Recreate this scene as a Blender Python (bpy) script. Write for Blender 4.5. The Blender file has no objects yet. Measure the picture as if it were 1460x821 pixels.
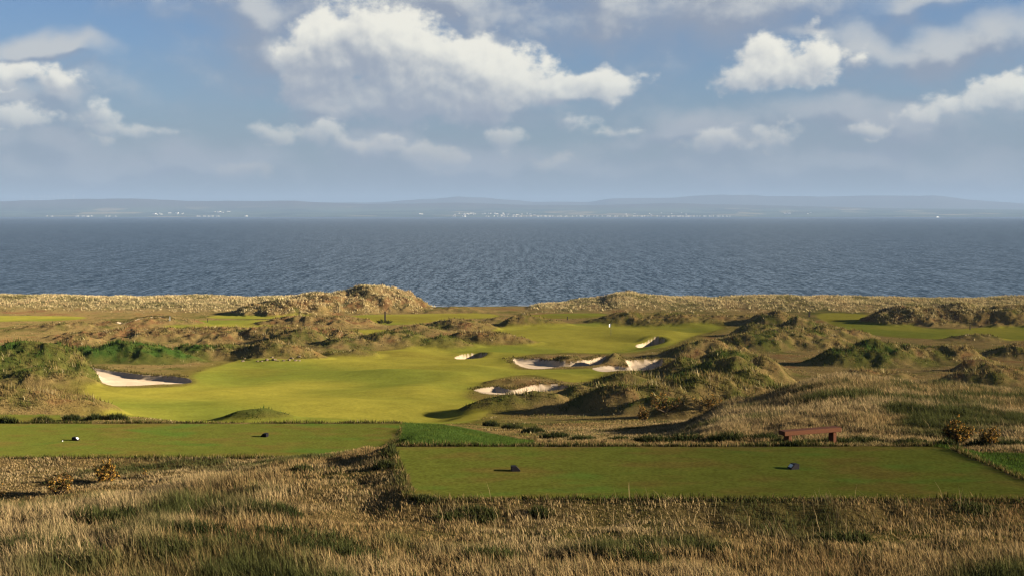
import bpy, bmesh, math, random
import numpy as np
from mathutils import Vector, Matrix

R = math.radians
C = bpy.context.scene.collection
scene = bpy.context.scene

# ------------------------------------------------------------------ camera
# photo frame 1460 x 821, focal length 1800 photo pixels, level camera with lens shift
F, PW, PH, HY, CAMZ = 1800.0, 1460.0, 821.0, 306.5, 28.0
cam_d = bpy.data.cameras.new('camera')
cam = bpy.data.objects.new('camera', cam_d)
C.objects.link(cam)
cam.location = (0, 0, CAMZ)
cam.rotation_euler = (R(90), 0, 0)
cam_d.sensor_width = 36.0
cam_d.lens = 36.0 * F / PW
cam_d.shift_y = -(PH / 2 - HY) / PW
cam_d.clip_start = 0.5
cam_d.clip_end = 80000
scene.camera = cam

# ------------------------------------------------------------------ light and exposure
SUN_EL, SUN_AZ = R(15.5), R(9.0)      # azimuth measured from +X (right) towards the camera
sun_dir = Vector((math.cos(SUN_EL) * math.cos(SUN_AZ), -math.cos(SUN_EL) * math.sin(SUN_AZ), math.sin(SUN_EL)))
sd_ = bpy.data.lights.new('sun', 'SUN')
sd_.energy = 5.0
sd_.angle = R(0.5)
sd_.color = (1.0, 0.86, 0.66)
sun = bpy.data.objects.new('sun', sd_)
C.objects.link(sun)
sun.rotation_euler = (-sun_dir).to_track_quat('-Z', 'Y').to_euler()
sun.location = (60, -20, 90)

vs = scene.view_settings
vs.view_transform = 'Standard'
vs.look = 'None'
vs.gamma = 1.0
vs.use_curve_mapping = False
vs.exposure = 2.0

cy = scene.cycles
cy.max_bounces = 5
cy.diffuse_bounces = 2
cy.glossy_bounces = 2
cy.transmission_bounces = 3
cy.transparent_max_bounces = 4
cy.volume_bounces = 0
cy.use_denoising = True
cy.denoiser = 'OPENIMAGEDENOISE'
cy.denoising_input_passes = 'RGB_ALBEDO_NORMAL'
cy.denoising_prefilter = 'ACCURATE'
cy.use_adaptive_sampling = False
cy.filter_width = 1.3
cy.sample_clamp_indirect = 0.4
cy.sample_clamp_direct = 0.8

# ------------------------------------------------------------------ node helper
class NT:
    def __init__(self, tree):
        self.t = tree
    def n(self, typ, **kw):
        nd = self.t.nodes.new(typ)
        for k, v in kw.items():
            setattr(nd, k, v)
        return nd
    def put(self, sock, v):
        if v is None:
            return
        if isinstance(v, bpy.types.NodeSocket):
            self.t.links.new(v, sock)
        else:
            sock.default_value = v
    def m(self, op, a, b=None, c=None, clamp=False):
        nd = self.n('ShaderNodeMath', operation=op, use_clamp=clamp)
        self.put(nd.inputs[0], a); self.put(nd.inputs[1], b); self.put(nd.inputs[2], c)
        return nd.outputs[0]
    def v(self, op, a, b=None, c=None, out=0):
        nd = self.n('ShaderNodeVectorMath', operation=op)
        self.put(nd.inputs[0], a); self.put(nd.inputs[1], b); self.put(nd.inputs[2], c)
        return nd.outputs[out]
    def sc(self, a, s):
        nd = self.n('ShaderNodeVectorMath', operation='SCALE')
        self.put(nd.inputs[0], a); self.put(nd.inputs['Scale'], s)
        return nd.outputs[0]
    def ss(self, x, lo, hi, a=0.0, b=1.0):
        nd = self.n('ShaderNodeMapRange', interpolation_type='SMOOTHSTEP')
        for i, q in enumerate((x, lo, hi, a, b)):
            self.put(nd.inputs[i], q)
        return nd.outputs[0]
    def lin(self, x, lo, hi, a=0.0, b=1.0):
        nd = self.n('ShaderNodeMapRange', interpolation_type='LINEAR')
        for i, q in enumerate((x, lo, hi, a, b)):
            self.put(nd.inputs[i], q)
        return nd.outputs[0]
    def noise(self, vec, scale, detail=4.0, rough=0.5, dist=0.0, col=False, typ='FBM', dim='3D'):
        nd = self.n('ShaderNodeTexNoise', noise_dimensions=dim, noise_type=typ)
        self.put(nd.inputs['Vector'], vec)
        nd.inputs['Scale'].default_value = scale
        nd.inputs['Detail'].default_value = detail
        nd.inputs['Roughness'].default_value = rough
        nd.inputs['Distortion'].default_value = dist
        return nd.outputs['Color' if col else 'Fac']
    def mix(self, f, a, b, blend='MIX'):
        nd = self.n('ShaderNodeMix', data_type='RGBA', blend_type=blend, clamp_factor=True)
        self.put(nd.inputs[0], f); self.put(nd.inputs[6], a); self.put(nd.inputs[7], b)
        return nd.outputs[2]

# ------------------------------------------------------------------ sky
world = bpy.data.worlds.new('World')
scene.world = world
world.use_nodes = True
wt = world.node_tree
wt.nodes.clear()
W = NT(wt)
SKY_STRENGTH = 0.05
sky = W.n('ShaderNodeTexSky', sky_type='NISHITA')
sky.sun_disc = False
sky.sun_elevation = SUN_EL
sky.sun_rotation = R(90) + SUN_AZ       # Blender measures clockwise from +Y
sky.altitude = 50
sky.air_density = 1.0
sky.dust_density = 0.6
sky.ozone_density = 2.0
gen = W.n('ShaderNodeTexCoord').outputs['Generated']
sep = W.n('ShaderNodeSeparateXYZ'); wt.links.new(gen, sep.inputs[0])
az = W.m('ARCTAN2', sep.outputs[0], sep.outputs[1])
el = W.m('ARCSINE', sep.outputs[2])
comb = W.n('ShaderNodeCombineXYZ')
wt.links.new(W.m('MULTIPLY', az, 18.0), comb.inputs[0])
wt.links.new(W.m('MULTIPLY', el, 18.0), comb.inputs[1])
P0 = comb.outputs[0]                     # one unit = 100 photo pixels of arc
VV = W.m('MULTIPLY', el, 18.0)

def cpos(px, py):
    return 18.0 * math.atan((px - 730.0) / F), 18.0 * math.atan((HY - py) / F)

# cumulus: px, py, half width, half height (photo pixels)
CUM = [(470, 80, 62, 60), (535, 66, 74, 60), (620, 92, 92, 58), (600, 140, 135, 34), (715, 112, 80, 42), (800, 128, 75, 24), (858, 120, 44, 17), (520, 26, 26, 24),
       (430, 108, 36, 50), (690, 150, 60, 20),
       (1100, 92, 52, 32), (1150, 92, 34, 30), (1062, 112, 36, 18),
       (1435, 150, 56, 24), (1365, 160, 44, 16), (1316, 173, 14, 9),
       (1092, 190, 30, 12), (1120, 194, 18, 15),
       (605, 222, 46, 18), (645, 232, 20, 9), (560, 214, 28, 13), (770, 232, 28, 10), (456, 196, 30, 13), (388, 190, 24, 11),
       (490, 208, 24, 9), (345, 246, 28, 8), (725, 198, 24, 10), (822, 172, 16, 9), (858, 188, 14, 6), (900, 190, 18, 6), (1025, 205, 34, 12),
       (20, 122, 50, 9), (82, 128, 26, 8), (152, 173, 15, 13), (30, 172, 40, 13), (1240, 92, 13, 9), (1245, 186, 26, 7), (195, 192, 40, 7)]
# soft grey cloud sheets
STR = [(620, -20, 390, 125), (880, 0, 330, 115), (1050, -10, 220, 120), (350, 10, 130, 70), (390, 90, 100, 70), (1290, 80, 210, 42), (1430, 80, 160, 44), (1170, 58, 110, 24),
       (80, 150, 140, 44), (20, 205, 240, 44), (70, 82, 110, 15), (20, 90, 60, 18), (690, 150, 180, 50), (480, 160, 120, 36), (960, 200, 170, 24),
       (1300, 175, 200, 44), (1330, 6, 110, 24), (200, 240, 420, 44), (700, 235, 260, 34), (1180, 240, 400, 46), (560, 215, 130, 30), (840, 30, 150, 42), (540, 0, 120, 40)]

def blob_group(name, blobs, bias, warp_amt, warp_scale, n_amp, n_scale, detail, rough, shade=False, k=0.35):
    """density of a field of soft ellipses; second output: how far a point lies towards the lit side of its ellipse"""
    g = bpy.data.node_groups.new(name, 'ShaderNodeTree')
    g.interface.new_socket('Vector', in_out='INPUT', socket_type='NodeSocketVector')
    g.interface.new_socket('Density', in_out='OUTPUT', socket_type='NodeSocketFloat')
    g.interface.new_socket('Side', in_out='OUTPUT', socket_type='NodeSocketFloat')
    G = NT(g)
    gi = G.n('NodeGroupInput').outputs[0]
    go = G.n('NodeGroupOutput')
    p = gi
    if warp_amt:
        wn = G.noise(gi, warp_scale, 3.0, 0.5, col=True, dim='2D')
        wv = G.sc(G.v('SUBTRACT', wn, (0.5, 0.5, 0.5)), warp_amt)
        p = G.v('MULTIPLY', G.v('ADD', gi, wv), (1, 1, 0))
    cur = num = den = None
    for (px, py, rx, ry) in blobs:
        u, v = cpos(px, py)
        a, b = 100.0 / rx, 100.0 / ry
        q = G.v('MULTIPLY_ADD', p, (a, b, 0), (-u * a, -v * b, 0))
        l = G.v('LENGTH', q, out=1)
        if shade:
            ws = min(1.0, math.sqrt(rx * ry) / 52.0)
            l = G.m('MULTIPLY_ADD', l, ws, 1.0 - ws) if ws < 0.98 else l
        cur = l if cur is None else G.m('SMOOTH_MIN', cur, l, k)
        if shade:
            w = G.m('MAXIMUM', G.m('SUBTRACT', 1.25, l), 0.0)
            t = G.m('MULTIPLY', w, G.v('DOT_PRODUCT', q, (0.50, 0.86, 0), out=1))
            num = t if num is None else G.m('ADD', num, t)
            den = w if den is None else G.m('ADD', den, w)
    d = G.m('MAXIMUM', G.m('SUBTRACT', 1.0 + bias, cur), -1.5)
    if n_amp:
        ns = G.m('SUBTRACT', G.noise(G.v('MULTIPLY', gi, (1, 1.4, 1)), n_scale, detail, rough, dim='2D'), 0.5)
        d = G.m('ADD', d, G.m('MULTIPLY', ns, n_amp))
    g.links.new(d, go.inputs[0])
    if shade:
        g.links.new(G.m('DIVIDE', num, G.m('ADD', den, 0.05)), go.inputs[1])
    return g

g_cum = blob_group('cumulus_field', CUM, 0.22, 0.34, 1.6, 1.25, 1.7, 8.0, 0.62, True)
g_big = blob_group('cumulus_bulk', CUM[:8], 0.0, 0, 0, 0, 0, 0, 0)
g_str = blob_group('stratus_field', STR, 0.08, 0.9, 0.7, 1.7, 0.8, 7.0, 0.55, False, 0.6)

# billowing relief: rounded cells over several sizes
g_rel = bpy.data.node_groups.new('billow_relief', 'ShaderNodeTree')
g_rel.interface.new_socket('Vector', in_out='INPUT', socket_type='NodeSocketVector')
g_rel.interface.new_socket('Relief', in_out='OUTPUT', socket_type='NodeSocketFloat')
G = NT(g_rel)
gi = G.n('NodeGroupInput').outputs[0]; go = G.n('NodeGroupOutput')
vo = G.n('ShaderNodeTexVoronoi', voronoi_dimensions='2D', feature='F1')
vo.inputs['Scale'].default_value = 1.35; vo.inputs['Detail'].default_value = 2.5; vo.inputs['Roughness'].default_value = 0.5; vo.inputs['Lacunarity'].default_value = 2.3
vo.normalize = True
wv = G.sc(G.v('SUBTRACT', G.noise(gi, 1.8, 4.0, 0.55, col=True, dim='2D'), (0.5, 0.5, 0.5)), 0.5)
g_rel.links.new(G.v('ADD', gi, wv), vo.inputs['Vector'])
ns = G.noise(gi, 1.7, 5.0, 0.5, dim='2D')
g_rel.links.new(G.m('ADD', G.m('MULTIPLY', vo.outputs['Distance'], -0.8), ns), go.inputs[0])

def use(g, vec, i=0):
    nd = W.n('ShaderNodeGroup'); nd.node_tree = g
    wt.links.new(vec, nd.inputs[0])
    return nd.outputs if i is None else nd.outputs[i]

LD = (0.45, 0.70)
dd = use(g_cum, P0, None)
d0, side = dd[0], dd[1]
r0 = use(g_rel, P0)
r1 = use(g_rel, W.v('ADD', P0, (LD[0] * 0.14, LD[1] * 0.14, 0)))
rel = W.m('SUBTRACT', r0, r1)
d0 = W.m('ADD', d0, W.m('MULTIPLY', W.m('SUBTRACT', r0, 0.22), 0.7))
d2 = use(g_big, W.v('ADD', P0, (LD[0] * 0.50, LD[1] * 0.50, 0)))
s0 = use(g_str, P0)
s1 = use(g_str, W.v('ADD', P0, (LD[0] * 0.35, LD[1] * 0.35, 0)))

base_sky = W.mix(1.0, sky.outputs[0], (0.58, 0.70, 0.96, 1), 'MULTIPLY')
# hazy low sky
hz_n = W.noise(W.v('MULTIPLY', P0, (0.35, 1.6, 1)), 1.0, 4.0, 0.55, dim='2D')
hz = W.m('MULTIPLY', W.ss(W.m('ADD', VV, W.m('MULTIPLY', hz_n, -0.9)), 2.3, -0.5), 0.92)
c = W.mix(hz, base_sky, (2.0, 2.50, 3.05, 1))
# stratus: lit where the density drops towards the sun
s_a = W.m('MULTIPLY', W.ss(s0, -0.25, 1.15), W.ss(VV, 0.1, 1.6, 0.55, 0.93))
s_l = W.ss(W.m('SUBTRACT', s0, s1), -0.22, 0.42)
s_col = W.mix(W.m('MULTIPLY', s_l, W.ss(VV, 0.9, 2.2, 0.35, 1.0)), (2.35, 2.7, 3.4, 1), (4.7, 4.85, 4.9, 1))
c = W.mix(s_a, c, s_col)
# cumulus
c_a = W.m('MULTIPLY', W.ss(d0, 0.0, 0.42), W.ss(VV, 0.4, 2.3, 0.24, 0.98))
occ = W.m('POWER', 2.718, W.m('MULTIPLY', W.m('MAXIMUM', d2, 0.0), -2.4))
lum = W.m('ADD', W.m('ADD', W.m('MULTIPLY', side, 0.58), W.m('MULTIPLY', rel, 1.05)), W.m('MULTIPLY', occ, 0.55))
c_l = W.ss(lum, -0.30, 0.95)
warm = W.mix(W.ss(VV, 0.4, 1.5), (5.6, 5.0, 4.2, 1), (7.6, 7.4, 6.5, 1))
c_col = W.mix(c_l, (2.75, 3.1, 3.75, 1), warm)
c = W.mix(c_a, c, c_col)
bg = W.n('ShaderNodeBackground')
wt.links.new(W.sc(c, 0.60), bg.inputs[0])
bg.inputs[1].default_value = SKY_STRENGTH
# the rest of the dome: the same sky with an even share of cloud
bg2 = W.n('ShaderNodeBackground')
wt.links.new(W.sc(W.mix(0.25, base_sky, (2.0, 2.3, 2.7, 1)), 0.54), bg2.inputs[0])
bg2.inputs[1].default_value = SKY_STRENGTH
inw = W.m('MULTIPLY', W.ss(W.m('ABSOLUTE', az), 1.0, 0.85), W.ss(el, 0.36, 0.28))
wm = W.n('ShaderNodeMixShader')
wt.links.new(inw, wm.inputs[0]); wt.links.new(bg2.outputs[0], wm.inputs[1]); wt.links.new(bg.outputs[0], wm.inputs[2])
wo = W.n('ShaderNodeOutputWorld')
wt.links.new(wm.outputs[0], wo.inputs[0])
world.cycles.sampling_method = 'MANUAL'
world.cycles.sample_map_resolution = 256

# ------------------------------------------------------------------ tagging and mesh helpers
def tag(o, label=None, cat=None, group=None, kind=None):
    if label: o['label'] = label
    if cat: o['category'] = cat
    if group: o['group'] = group
    if kind: o['kind'] = kind
    return o

def link(name, me, mat=None, parent=None):
    o = bpy.data.objects.new(name, me)
    C.objects.link(o)
    if mat is not None:
        for mm in (mat if isinstance(mat, (list, tuple)) else [mat]):
            me.materials.append(mm)
    if parent is not None:
        o.parent = parent
    return o

def empty(name, loc, rz=0.0):
    o = bpy.data.objects.new(name, None)
    o.empty_display_size = 0.2
    C.objects.link(o)
    o.location = loc
    o.rotation_euler = (0, 0, rz)
    return o

def np_mesh(name, co, faces, smooth=False, col=None):
    """faces: list of (k, n) int arrays"""
    me = bpy.data.meshes.new(name)
    me.vertices.add(len(co))
    me.vertices.foreach_set('co', np.ascontiguousarray(co, dtype=np.float32).ravel())
    tot = np.concatenate([np.full(len(f), f.shape[1], dtype=np.int32) for f in faces])
    li = np.concatenate([f.ravel() for f in faces]).astype(np.int32)
    st = np.concatenate([[0], np.cumsum(tot)[:-1]]).astype(np.int32)
    me.loops.add(len(li))
    me.loops.foreach_set('vertex_index', li)
    me.polygons.add(len(tot))
    me.polygons.foreach_set('loop_start', st)
    me.polygons.foreach_set('loop_total', tot)
    if smooth:
        me.polygons.foreach_set('use_smooth', np.ones(len(tot), dtype=bool))
    if col is not None:
        at = me.color_attributes.new('Col', 'FLOAT_COLOR', 'POINT')
        c4 = np.ones((len(co), 4), dtype=np.float32)
        c4[:, :3] = col
        at.data.foreach_set('color', c4.ravel())
    me.update(calc_edges=True)
    me.validate()
    return me

def box(bm, c, s, rot=None):
    M = Matrix.Translation(c)
    if rot is not None:
        M = M @ rot
    M = M @ Matrix.Diagonal((s[0], s[1], s[2], 1.0))
    return bmesh.ops.create_cube(bm, size=1.0, matrix=M)['verts']

def tube(bm, pts, rads, n=6, cap=True):
    rings = []
    for i, p in enumerate(pts):
        p = Vector(p)
        a = Vector(pts[max(0, i - 1)]); b = Vector(pts[min(len(pts) - 1, i + 1)])
        d = (b - a).normalized()
        q = d.to_track_quat('Z', 'Y')
        rings.append([bm.verts.new(p + q @ Vector((math.cos(t) * rads[i], math.sin(t) * rads[i], 0)))
                      for t in [2 * math.pi * k / n for k in range(n)]])
    for r0, r1 in zip(rings[:-1], rings[1:]):
        for k in range(n):
            bm.faces.new((r0[k], r0[(k + 1) % n], r1[(k + 1) % n], r1[k]))
    if cap:
        bm.faces.new(rings[-1]); bm.faces.new(rings[0][::-1])

def bm_obj(name, bm, mat, parent=None, bevel=0.0, smooth=False):
    if bevel > 0:
        bmesh.ops.bevel(bm, geom=list(bm.edges), offset=bevel, segments=2, affect='EDGES', profile=0.6)
    me = bpy.data.meshes.new(name)
    bm.normal_update()
    bm.to_mesh(me); bm.free()
    if smooth:
        for p in me.polygons: p.use_smooth = True
    return link(name, me, mat, parent)

# ------------------------------------------------------------------ numpy noise
_rng = np.random.default_rng(11)
_perm = _rng.permutation(512).astype(np.int64)
_ang = _rng.random(512) * 2 * np.pi
_gx, _gy = np.cos(_ang), np.sin(_ang)
def perlin(x, y, seed=0):
    x = x + seed * 37.13; y = y + seed * 91.7
    xi = np.floor(x); yi = np.floor(y)
    xf = x - xi; yf = y - yi
    xi = xi.astype(np.int64); yi = yi.astype(np.int64)
    def g(a, b, dx, dy):
        h = _perm[(_perm[a & 511] + b) & 511]
        return _gx[h] * dx + _gy[h] * dy
    u = xf * xf * xf * (xf * (xf * 6 - 15) + 10); v = yf * yf * yf * (yf * (yf * 6 - 15) + 10)
    n00 = g(xi, yi, xf, yf); n10 = g(xi + 1, yi, xf - 1, yf)
    n01 = g(xi, yi + 1, xf, yf - 1); n11 = g(xi + 1, yi + 1, xf - 1, yf - 1)
    return (n00 * (1 - u) + n10 * u) * (1 - v) + (n01 * (1 - u) + n11 * u) * v
def fbm(x, y, wl, octv=3, seed=0, gain=0.5):
    t = 0.0; a = 1.0; s = 0.0; f = 1.0 / wl
    for i in range(octv):
        t = t + a * perlin(x * f, y * f, seed + i * 3); s += a; a *= gain; f *= 2.03
    return t * 1.5 / s
def sstep(a, b, x):
    t = np.clip((x - a) / (b - a), 0, 1)
    return t * t * (3 - 2 * t)

# ------------------------------------------------------------------ smooth base of the land (depth below the camera, per viewing column)
far = [(150, 19.5), (170, 20.5), (190, 21.3), (213, 22.05), (237, 22.6), (275, 23.1), (290, 23.2), (305, 23.5), (325, 23.9), (350, 25.2), (377, 28.0), (400, 29.4), (460, 30)]
PROF = {
    -700: [(0, 6.8), (22, 7.0), (27, 7.1), (31, 7.4), (36, 8.8), (42, 9.8), (47, 9.95), (51, 9.8), (59.3, 9.8), (66, 10.8), (76, 12.0), (90, 14.3), (100, 15.6), (120, 17.5)],
    0: [(0, 6.8), (22, 7.0), (27, 7.1), (31, 7.4), (36, 8.8), (42, 9.8), (47, 9.95), (51, 9.8), (59.3, 9.8), (62, 10.2), (66, 10.8), (72, 11.5), (76, 12.0), (82, 13.1), (90, 14.3), (100, 15.6), (120, 17.5)],
    180: [(0, 6.8), (22, 6.95), (27, 7.1), (32, 7.45), (37, 8.5), (42, 9.4), (47, 9.85), (51, 9.8), (59.3, 9.8), (62, 10.2), (66, 10.8), (72, 11.6), (82, 13.2), (90, 14.4), (100, 15.7), (120, 17.6)],
    300: [(0, 6.8), (24, 6.95), (30, 7.3), (38, 8.1), (42, 8.9), (47, 9.75), (51, 9.8), (59.3, 9.8), (64, 10.6), (75, 12.6), (90, 15), (105, 16.9), (120, 17.9)],
    450: [(0, 6.9), (24, 7.0), (30, 7.3), (36, 7.5), (42, 8.1), (48, 9.25), (51, 9.75), (59.3, 9.8), (64, 10.7), (75, 12.7), (90, 15), (105, 17.0), (120, 18.0)],
    540: [(0, 7.0), (24, 7.1), (30, 7.4), (36, 7.38), (39, 7.5), (42, 7.8), (48, 9.0), (53, 9.6), (59.3, 9.8), (64, 10.6), (75, 12.6), (90, 15), (105, 17.0), (120, 18.0)],
    610: [(0, 7.0), (24, 7.2), (28, 7.45), (32, 7.5), (39.3, 7.55), (44, 8.2), (52, 9.3), (60, 10.0), (66, 10.9), (75, 12.6), (90, 15), (105, 17.0), (120, 18.0)],
    740: [(0, 7.0), (24, 7.2), (28, 7.45), (32, 7.5), (39.3, 7.55), (44, 8.1), (52, 9.4), (60, 10.7), (70, 12.3), (80, 13.7), (90, 15), (105, 16.9), (120, 18.0)],
    950: [(0, 7.0), (24, 7.2), (28, 7.45), (32, 7.5), (39.3, 7.5), (44, 8.0), (55, 9.7), (70, 12.0), (80, 13.4), (95, 15.4), (110, 17.0), (130, 18.6)],
    1060: [(0, 7.0), (24, 7.2), (28, 7.45), (32, 7.5), (39.3, 7.45), (44, 7.9), (55, 8.95), (65, 9.9), (74, 10.9), (82, 12.9), (95, 15.6), (110, 17.2), (130, 18.7)],
    1200: [(0, 7.0), (24, 7.2), (28, 7.45), (32, 7.5), (39.3, 7.4), (44, 7.75), (55, 8.3), (65, 8.8), (75, 9.45), (81, 10.9), (90, 13.8), (100, 15.7), (120, 17.9)],
    1330: [(0, 7.0), (24, 7.2), (28, 7.45), (32, 7.5), (39.3, 7.4), (44, 7.7), (55, 8.45), (65, 9.15), (75, 10.05), (82, 11.7), (95, 15.0), (110, 17.0), (130, 18.6)],
    1460: [(0, 7.0), (24, 7.2), (28, 7.45), (32, 7.5), (39.3, 7.4), (44, 7.7), (55, 8.5), (68, 9.75), (77, 10.7), (88, 13.2), (100, 15.6), (120, 17.8)],
    2100: [(0, 7.0), (24, 7.2), (28, 7.45), (32, 7.5), (44, 7.7), (55, 8.6), (68, 10.0), (78, 11.4), (88, 13.5), (100, 15.6), (120, 17.8)],
}
YG = np.arange(0, 461, 0.25)
PXC = np.array(sorted(PROF), dtype=float)
HT = []
for k in sorted(PROF):
    pts = PROF[k] + far
    h = np.interp(YG, [p[0] for p in pts], [p[1] for p in pts])
    o = h.copy()
    for it in range(3):                                   # widening smooth with distance
        s = np.concatenate([[0], np.cumsum(o)])
        w = np.clip((YG * 0.028 / 0.25).astype(int), 3, 60)
        i = np.arange(len(YG)); a = np.clip(i - w, 0, len(YG)); b = np.clip(i + w + 1, 0, len(YG))
        o = (s[b] - s[a]) / (b - a)
    HT.append(o)
HT = np.array(HT)
def base_h(x, y):
    yy = np.clip(y, 0, 459.7)
    px = np.clip(730 + F * x / np.maximum(yy, 14), PXC[0], PXC[-1] - 1e-6)
    k = np.clip(np.searchsorted(PXC, px, side='right') - 1, 0, len(PXC) - 2)
    t = (px - PXC[k]) / (PXC[k + 1] - PXC[k])
    t = t * t * (3 - 2 * t)
    f = yy / 0.25; i = f.astype(int); r = f - i
    A = HT[k, i] * (1 - r) + HT[k, i + 1] * r
    B = HT[k + 1, i] * (1 - r) + HT[k + 1, i + 1] * r
    return A * (1 - t) + B * t
def gnd(px, py, ymin=20.0):
    """first point of the smooth base seen along a photo ray"""
    ys = np.arange(ymin, 400, 0.25)
    h = base_h((px - 730) / F * ys, ys)
    pp = HY + F * h / ys
    ok = np.nonzero(pp <= py)[0]
    y = ys[ok[0]] if len(ok) else 399.0
    return (px - 730) / F * y, y
def poly(pts, ymin=20.0):
    return np.array([gnd(a, b, ymin) for a, b in pts])
def densify(P, n=5):
    """rounded outline (Catmull-Rom)"""
    out = []
    k = len(P)
    for i in range(k):
        p0, p1, p2, p3 = P[i - 1], P[i], P[(i + 1) % k], P[(i + 2) % k]
        for j in range(n):
            t = j / n
            out.append(0.5 * ((2 * p1) + (p2 - p0) * t + (2 * p0 - 5 * p1 + 4 * p2 - p3) * t * t + (3 * p1 - p0 - 3 * p2 + p3) * t ** 3))
    return np.array(out)
def sdist(P, x, y):
    """signed distance, positive inside; computed only near the outline"""
    x = np.asarray(x, float); y = np.asarray(y, float)
    out = np.full(x.shape, -99.0)
    mg = 8.0
    near = (x > P[:, 0].min() - mg) & (x < P[:, 0].max() + mg) & (y > P[:, 1].min() - mg) & (y < P[:, 1].max() + mg)
    X = x[near]; Y = y[near]
    if X.size == 0: return out
    d = np.full(X.shape, 1e9); ins = np.zeros(X.shape, bool)
    for i in range(len(P)):
        ax, ay = P[i]; bx, by = P[(i + 1) % len(P)]
        ex, ey = bx - ax, by - ay
        L = ex * ex + ey * ey + 1e-12
        t = np.clip(((X - ax) * ex + (Y - ay) * ey) / L, 0, 1)
        d = np.minimum(d, (X - ax - t * ex) ** 2 + (Y - ay - t * ey) ** 2)
        cnd = ((ay > Y) != (by > Y))
        if ey != 0:
            ins ^= cnd & (X < ex * (Y - ay) / ey + ax)
    out[near] = np.sqrt(d) * np.where(ins, 1, -1)
    return out

# ------------------------------------------------------------------ outlines of the mown and sandy places
TEES = [  # outline, depth below camera of the level top
    (np.array([((594 - 730) / F * 32.1, 32.1), ((1520 - 730) / F * 32.1, 32.1), ((1345 - 730) / F * 39.3, 39.3), ((562 - 730) / F * 39.3, 39.3)]), 7.2),
    (np.array([((-260 - 730) / F * 51, 51), ((535 - 730) / F * 51, 51), ((578 - 730) / F * 59.3, 59.3), ((-260 - 730) / F * 59.3, 59.3)]), 9.78),
    (np.array([((-300 - 730) / F * 66, 66), ((105 - 730) / F * 66, 66), ((85 - 730) / F * 75, 75), ((-300 - 730) / F * 75, 75)]), 11.85),
]
FAIRWAY = densify(poly([(150, 592), (300, 604), (430, 606), (560, 606), (660, 606), (690, 592), (700, 578), (665, 566), (680, 552), (712, 539), (760, 534), (815, 545),
                        (848, 540), (860, 527), (790, 526), (738, 526), (726, 515), (742, 507), (800, 503), (875, 503), (945, 494), (985, 480), (1030, 468), (1010, 462), (960, 457), (880, 459), (800, 462), (735, 464),
                        (700, 472), (725, 482), (668, 490), (600, 495), (540, 501), (480, 508), (430, 514), (345, 514), (310, 522), (276, 534), (276, 548), (200, 553), (130, 551), (120, 566)], 95))
MOWN = [
    densify(poly([(235, 467), (255, 459), (300, 456), (420, 457), (468, 463), (400, 469), (300, 471)], 150)),
    densify(poly([(-120, 459), (-100, 451), (20, 450), (118, 451), (100, 456), (10, 458)], 150)),
    densify(poly([(300, 453), (330, 448), (400, 448), (440, 451), (380, 454)], 150)),
    densify(poly([(500, 451), (560, 448), (690, 447), (705, 452), (640, 456), (580, 462), (520, 461)], 150)),
    densify(poly([(740, 450), (790, 447), (860, 447), (850, 452), (790, 454)], 150)),
    densify(poly([(1165, 448), (1232, 448), (1275, 457), (1335, 469), (1440, 464), (1520, 462), (1600, 475), (1500, 484), (1400, 485), (1330, 483), (1250, 478), (1195, 466)], 150)),
    densify(poly([(470, 476), (490, 472), (540, 470), (560, 474), (500, 481)], 150)),
]
PATHS = [
    densify(poly([(578, 634), (572, 612), (590, 604), (640, 607), (690, 615), (755, 628), (745, 637), (660, 639)], 40.2)),
    np.array([((1326 - 730) / F * 39.4, 39.5), ((1400 - 730) / F * 39.2, 39.4), ((1700 - 730) / F * 37.5, 38.2), ((1700 - 730) / F * 32.5, 32.6), ((1533 - 730) / F * 32.1, 32.2), ((1362 - 730) / F * 39.0, 38.6)]),
]
BUNKERS = [  # outline, depth
    (densify(poly([(126, 524), (150, 527), (176, 530), (200, 533), (216, 534), (240, 535), (266, 540), (273, 545), (255, 548), (205, 549), (160, 550), (138, 545), (124, 534)], 95)), 0.75),
    (densify(poly([(730, 512), (752, 512), (778, 513), (800, 517), (830, 516), (862, 509), (866, 514), (850, 521), (800, 522), (760, 525), (738, 519)], 120)), 1.2),
    (densify(poly([(845, 525), (874, 522), (896, 523), (893, 516), (925, 514), (946, 514), (944, 522), (920, 528), (890, 528), (860, 530)], 120)), 1.1),
    (densify(poly([(676, 557), (690, 554), (708, 552), (730, 556), (760, 551), (798, 550), (810, 553), (796, 557), (740, 562), (700, 562)], 100)), 1.1),
    (densify(poly([(648, 504), (660, 501), (680, 499.5), (693, 501), (690, 504), (670, 506.5), (653, 506.5)], 140)), 2.0),
    (densify(poly([(907, 488.5), (920, 484), (935, 482), (947, 483.5), (944, 487.5), (925, 490.5), (910, 490.5)], 140)), 2.6),
    (densify(poly([(164, 464), (190, 457), (205, 454), (236, 453), (232, 458), (205, 462), (185, 465)], 150)), 1.3),
]

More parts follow.
